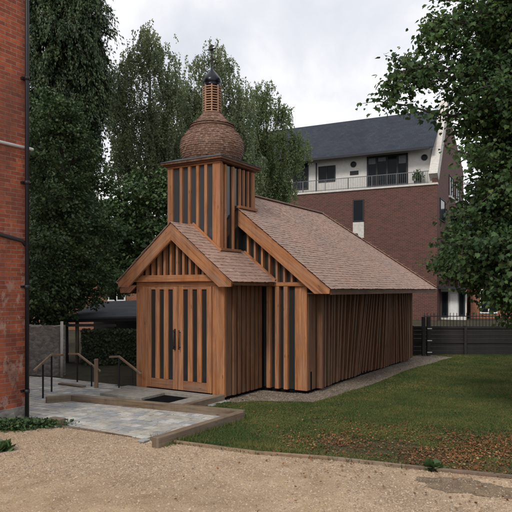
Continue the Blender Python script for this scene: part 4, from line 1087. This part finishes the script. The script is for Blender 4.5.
# patchy density: worn wheel tracks have fewer stones
f = np.sin(P[:,0]*1.1+P[:,1]*2.1)+np.sin(P[:,0]*.6-P[:,1]*1.3+1)+rng.normal(size=len(P))*.6
trk = (P[:,1] < 7.4) & (P[:,0] < 1.0); P = P[(rng.random(len(P)) < np.where(f > 0, .85, .35)*np.where(trk,.45,1))]
print('pebbles', len(P)); pebbles(P, .0045, .018, 'pebbles', 'pebble', .006)
P = in_frame(60000, 9.5, 21, 200, 470); P = P[pip(P, border)]; pebbles(P, .008, .022, 'border_pebbles', 'pebble_grey', .010)
# grass
def fbm(P, s, seed=0):
    r = np.zeros(len(P)); 
    for k in range(4):
        g = np.random.default_rng(seed+k); a = g.random(3)*6.28; q = s*1.9**k
        r += (np.sin(P[:,0]*q+a[0]+1.7*np.sin(P[:,1]*q*.7+a[1]))*np.cos(P[:,1]*q*1.1+a[2]))/1.6**k
    return r
P = np.vstack([in_frame(760000, 5.5, 13, 130, 640), in_frame(340000, 13, 21.2, 300, 640)])
bord_np = pip(P, border); P = P[pip(P, lawn) & ~bord_np]
# distance to the gravel edging line
ex = np.array([(e.x,e.y) for e in edge_ext]); yl = np.interp(P[:,0], ex[:,0], ex[:,1]); dist = P[:,1]-yl
bare = np.clip(1.8-dist*(.9-.11*np.clip(P[:,0],0,3.5)),0,1)*np.clip((P[:,0]+.1)/1.4,0,1)
keep = rng.random(len(P)) < np.clip(.85-.8*bare+.34*fbm(P,1.7,3)+.15*fbm(P,5,21), .04, 1)
P = P[keep]; n = len(P); print('grass', n)
fb = fbm(P, 1.3, 9); hgt = (.026+.018*rng.random(n))*(1+.35*fb).clip(.5,1.8); a = rng.random(n)*6.28; wd = rng.uniform(.004,.008,n)*(1+P[:,1]/26); ln = rng.normal(size=(n,2))*.022
d_ = np.column_stack([np.cos(a), np.sin(a)])*wd[:,None]
V = np.stack([np.column_stack([P-d_, np.full(n,.003)]), np.column_stack([P+d_, np.full(n,.003)]), np.column_stack([P+ln, hgt])], 1).reshape(-1,3)
tag(np_mesh('grass', V, 3, M['grass_blade']), 'short green lawn grass thinning towards the gravel', 'grass', kind='stuff')
# taller tufts against sleepers and the edge
tp_ = []
for a_, b_, n_ in ((Aj,Dj,900),(edge[2],edge[6],1500)):
    t = rng.random(n_); q = np.array([(a_.x,a_.y)])+np.outer(t,[b_.x-a_.x,b_.y-a_.y])+rng.normal(size=(n_,2))*.05+np.array([.14 if a_ is Aj else 0,.1]); tp_.append(q)
Q = np.vstack(tp_); n = len(Q); a = rng.random(n)*6.28; d_ = np.column_stack([np.cos(a),np.sin(a)])*.006; ln = rng.normal(size=(n,2))*.04
V = np.stack([np.column_stack([Q-d_, np.full(n,.003)]), np.column_stack([Q+d_, np.full(n,.003)]), np.column_stack([Q+ln, rng.uniform(.05,.12,n)])], 1).reshape(-1,3)
tag(np_mesh('tall_grass', V, 3, M['grass_blade']), 'longer grass tufts along the patio sleeper and the timber edging', 'grass', kind='stuff')
# fallen leaves
P = in_frame(215000, 6.0, 20, 160, 640); yl = np.interp(P[:,0], ex[:,0], ex[:,1]); dist = P[:,1]-yl
pr_ = np.where(dist > 0, np.clip(np.exp(-np.maximum(np.abs(dist-.5)-(.45+.25*np.clip(P[:,0],0,3.5)),0)/.55)*np.clip((P[:,0]+.1)/2.8,0,1)**1.3,0,1)*1.0+.014, np.exp(dist/.7)*np.clip((P[:,0]+.5)/3,0,1)*.10+.003)
pr_ = pr_*np.clip(1+.6*fbm(P,1.9,5)*1.0,.12,2); ok = (rng.random(len(P)) < pr_) & ~pip(P, patio) & (~pip(P, [W(-2.4,-.1),W(1.2,-.1),W(1.2,1.5),W(2.4,1.5),W(2.4,9.2),W(-2.4,9.2)]))
P = P[ok]; n = len(P); print('fallen', n)
D = np.column_stack([rng.normal(size=(n,2)), rng.normal(size=n)*.18]); N = rng.normal(size=(n,3))*.28+np.array([0,0,1])
V = leaves(np.column_stack([P, rng.uniform(.018,.045,n)]), D, N, rng.uniform(.012,.040,n), LEAF6*np.array([1,1,2.5]))
tag(np_mesh('fallen_leaves', V, 6, M['dead_leaf']), 'brown fallen leaves scattered over the lawn edge and gravel', 'fallen leaves', kind='stuff')
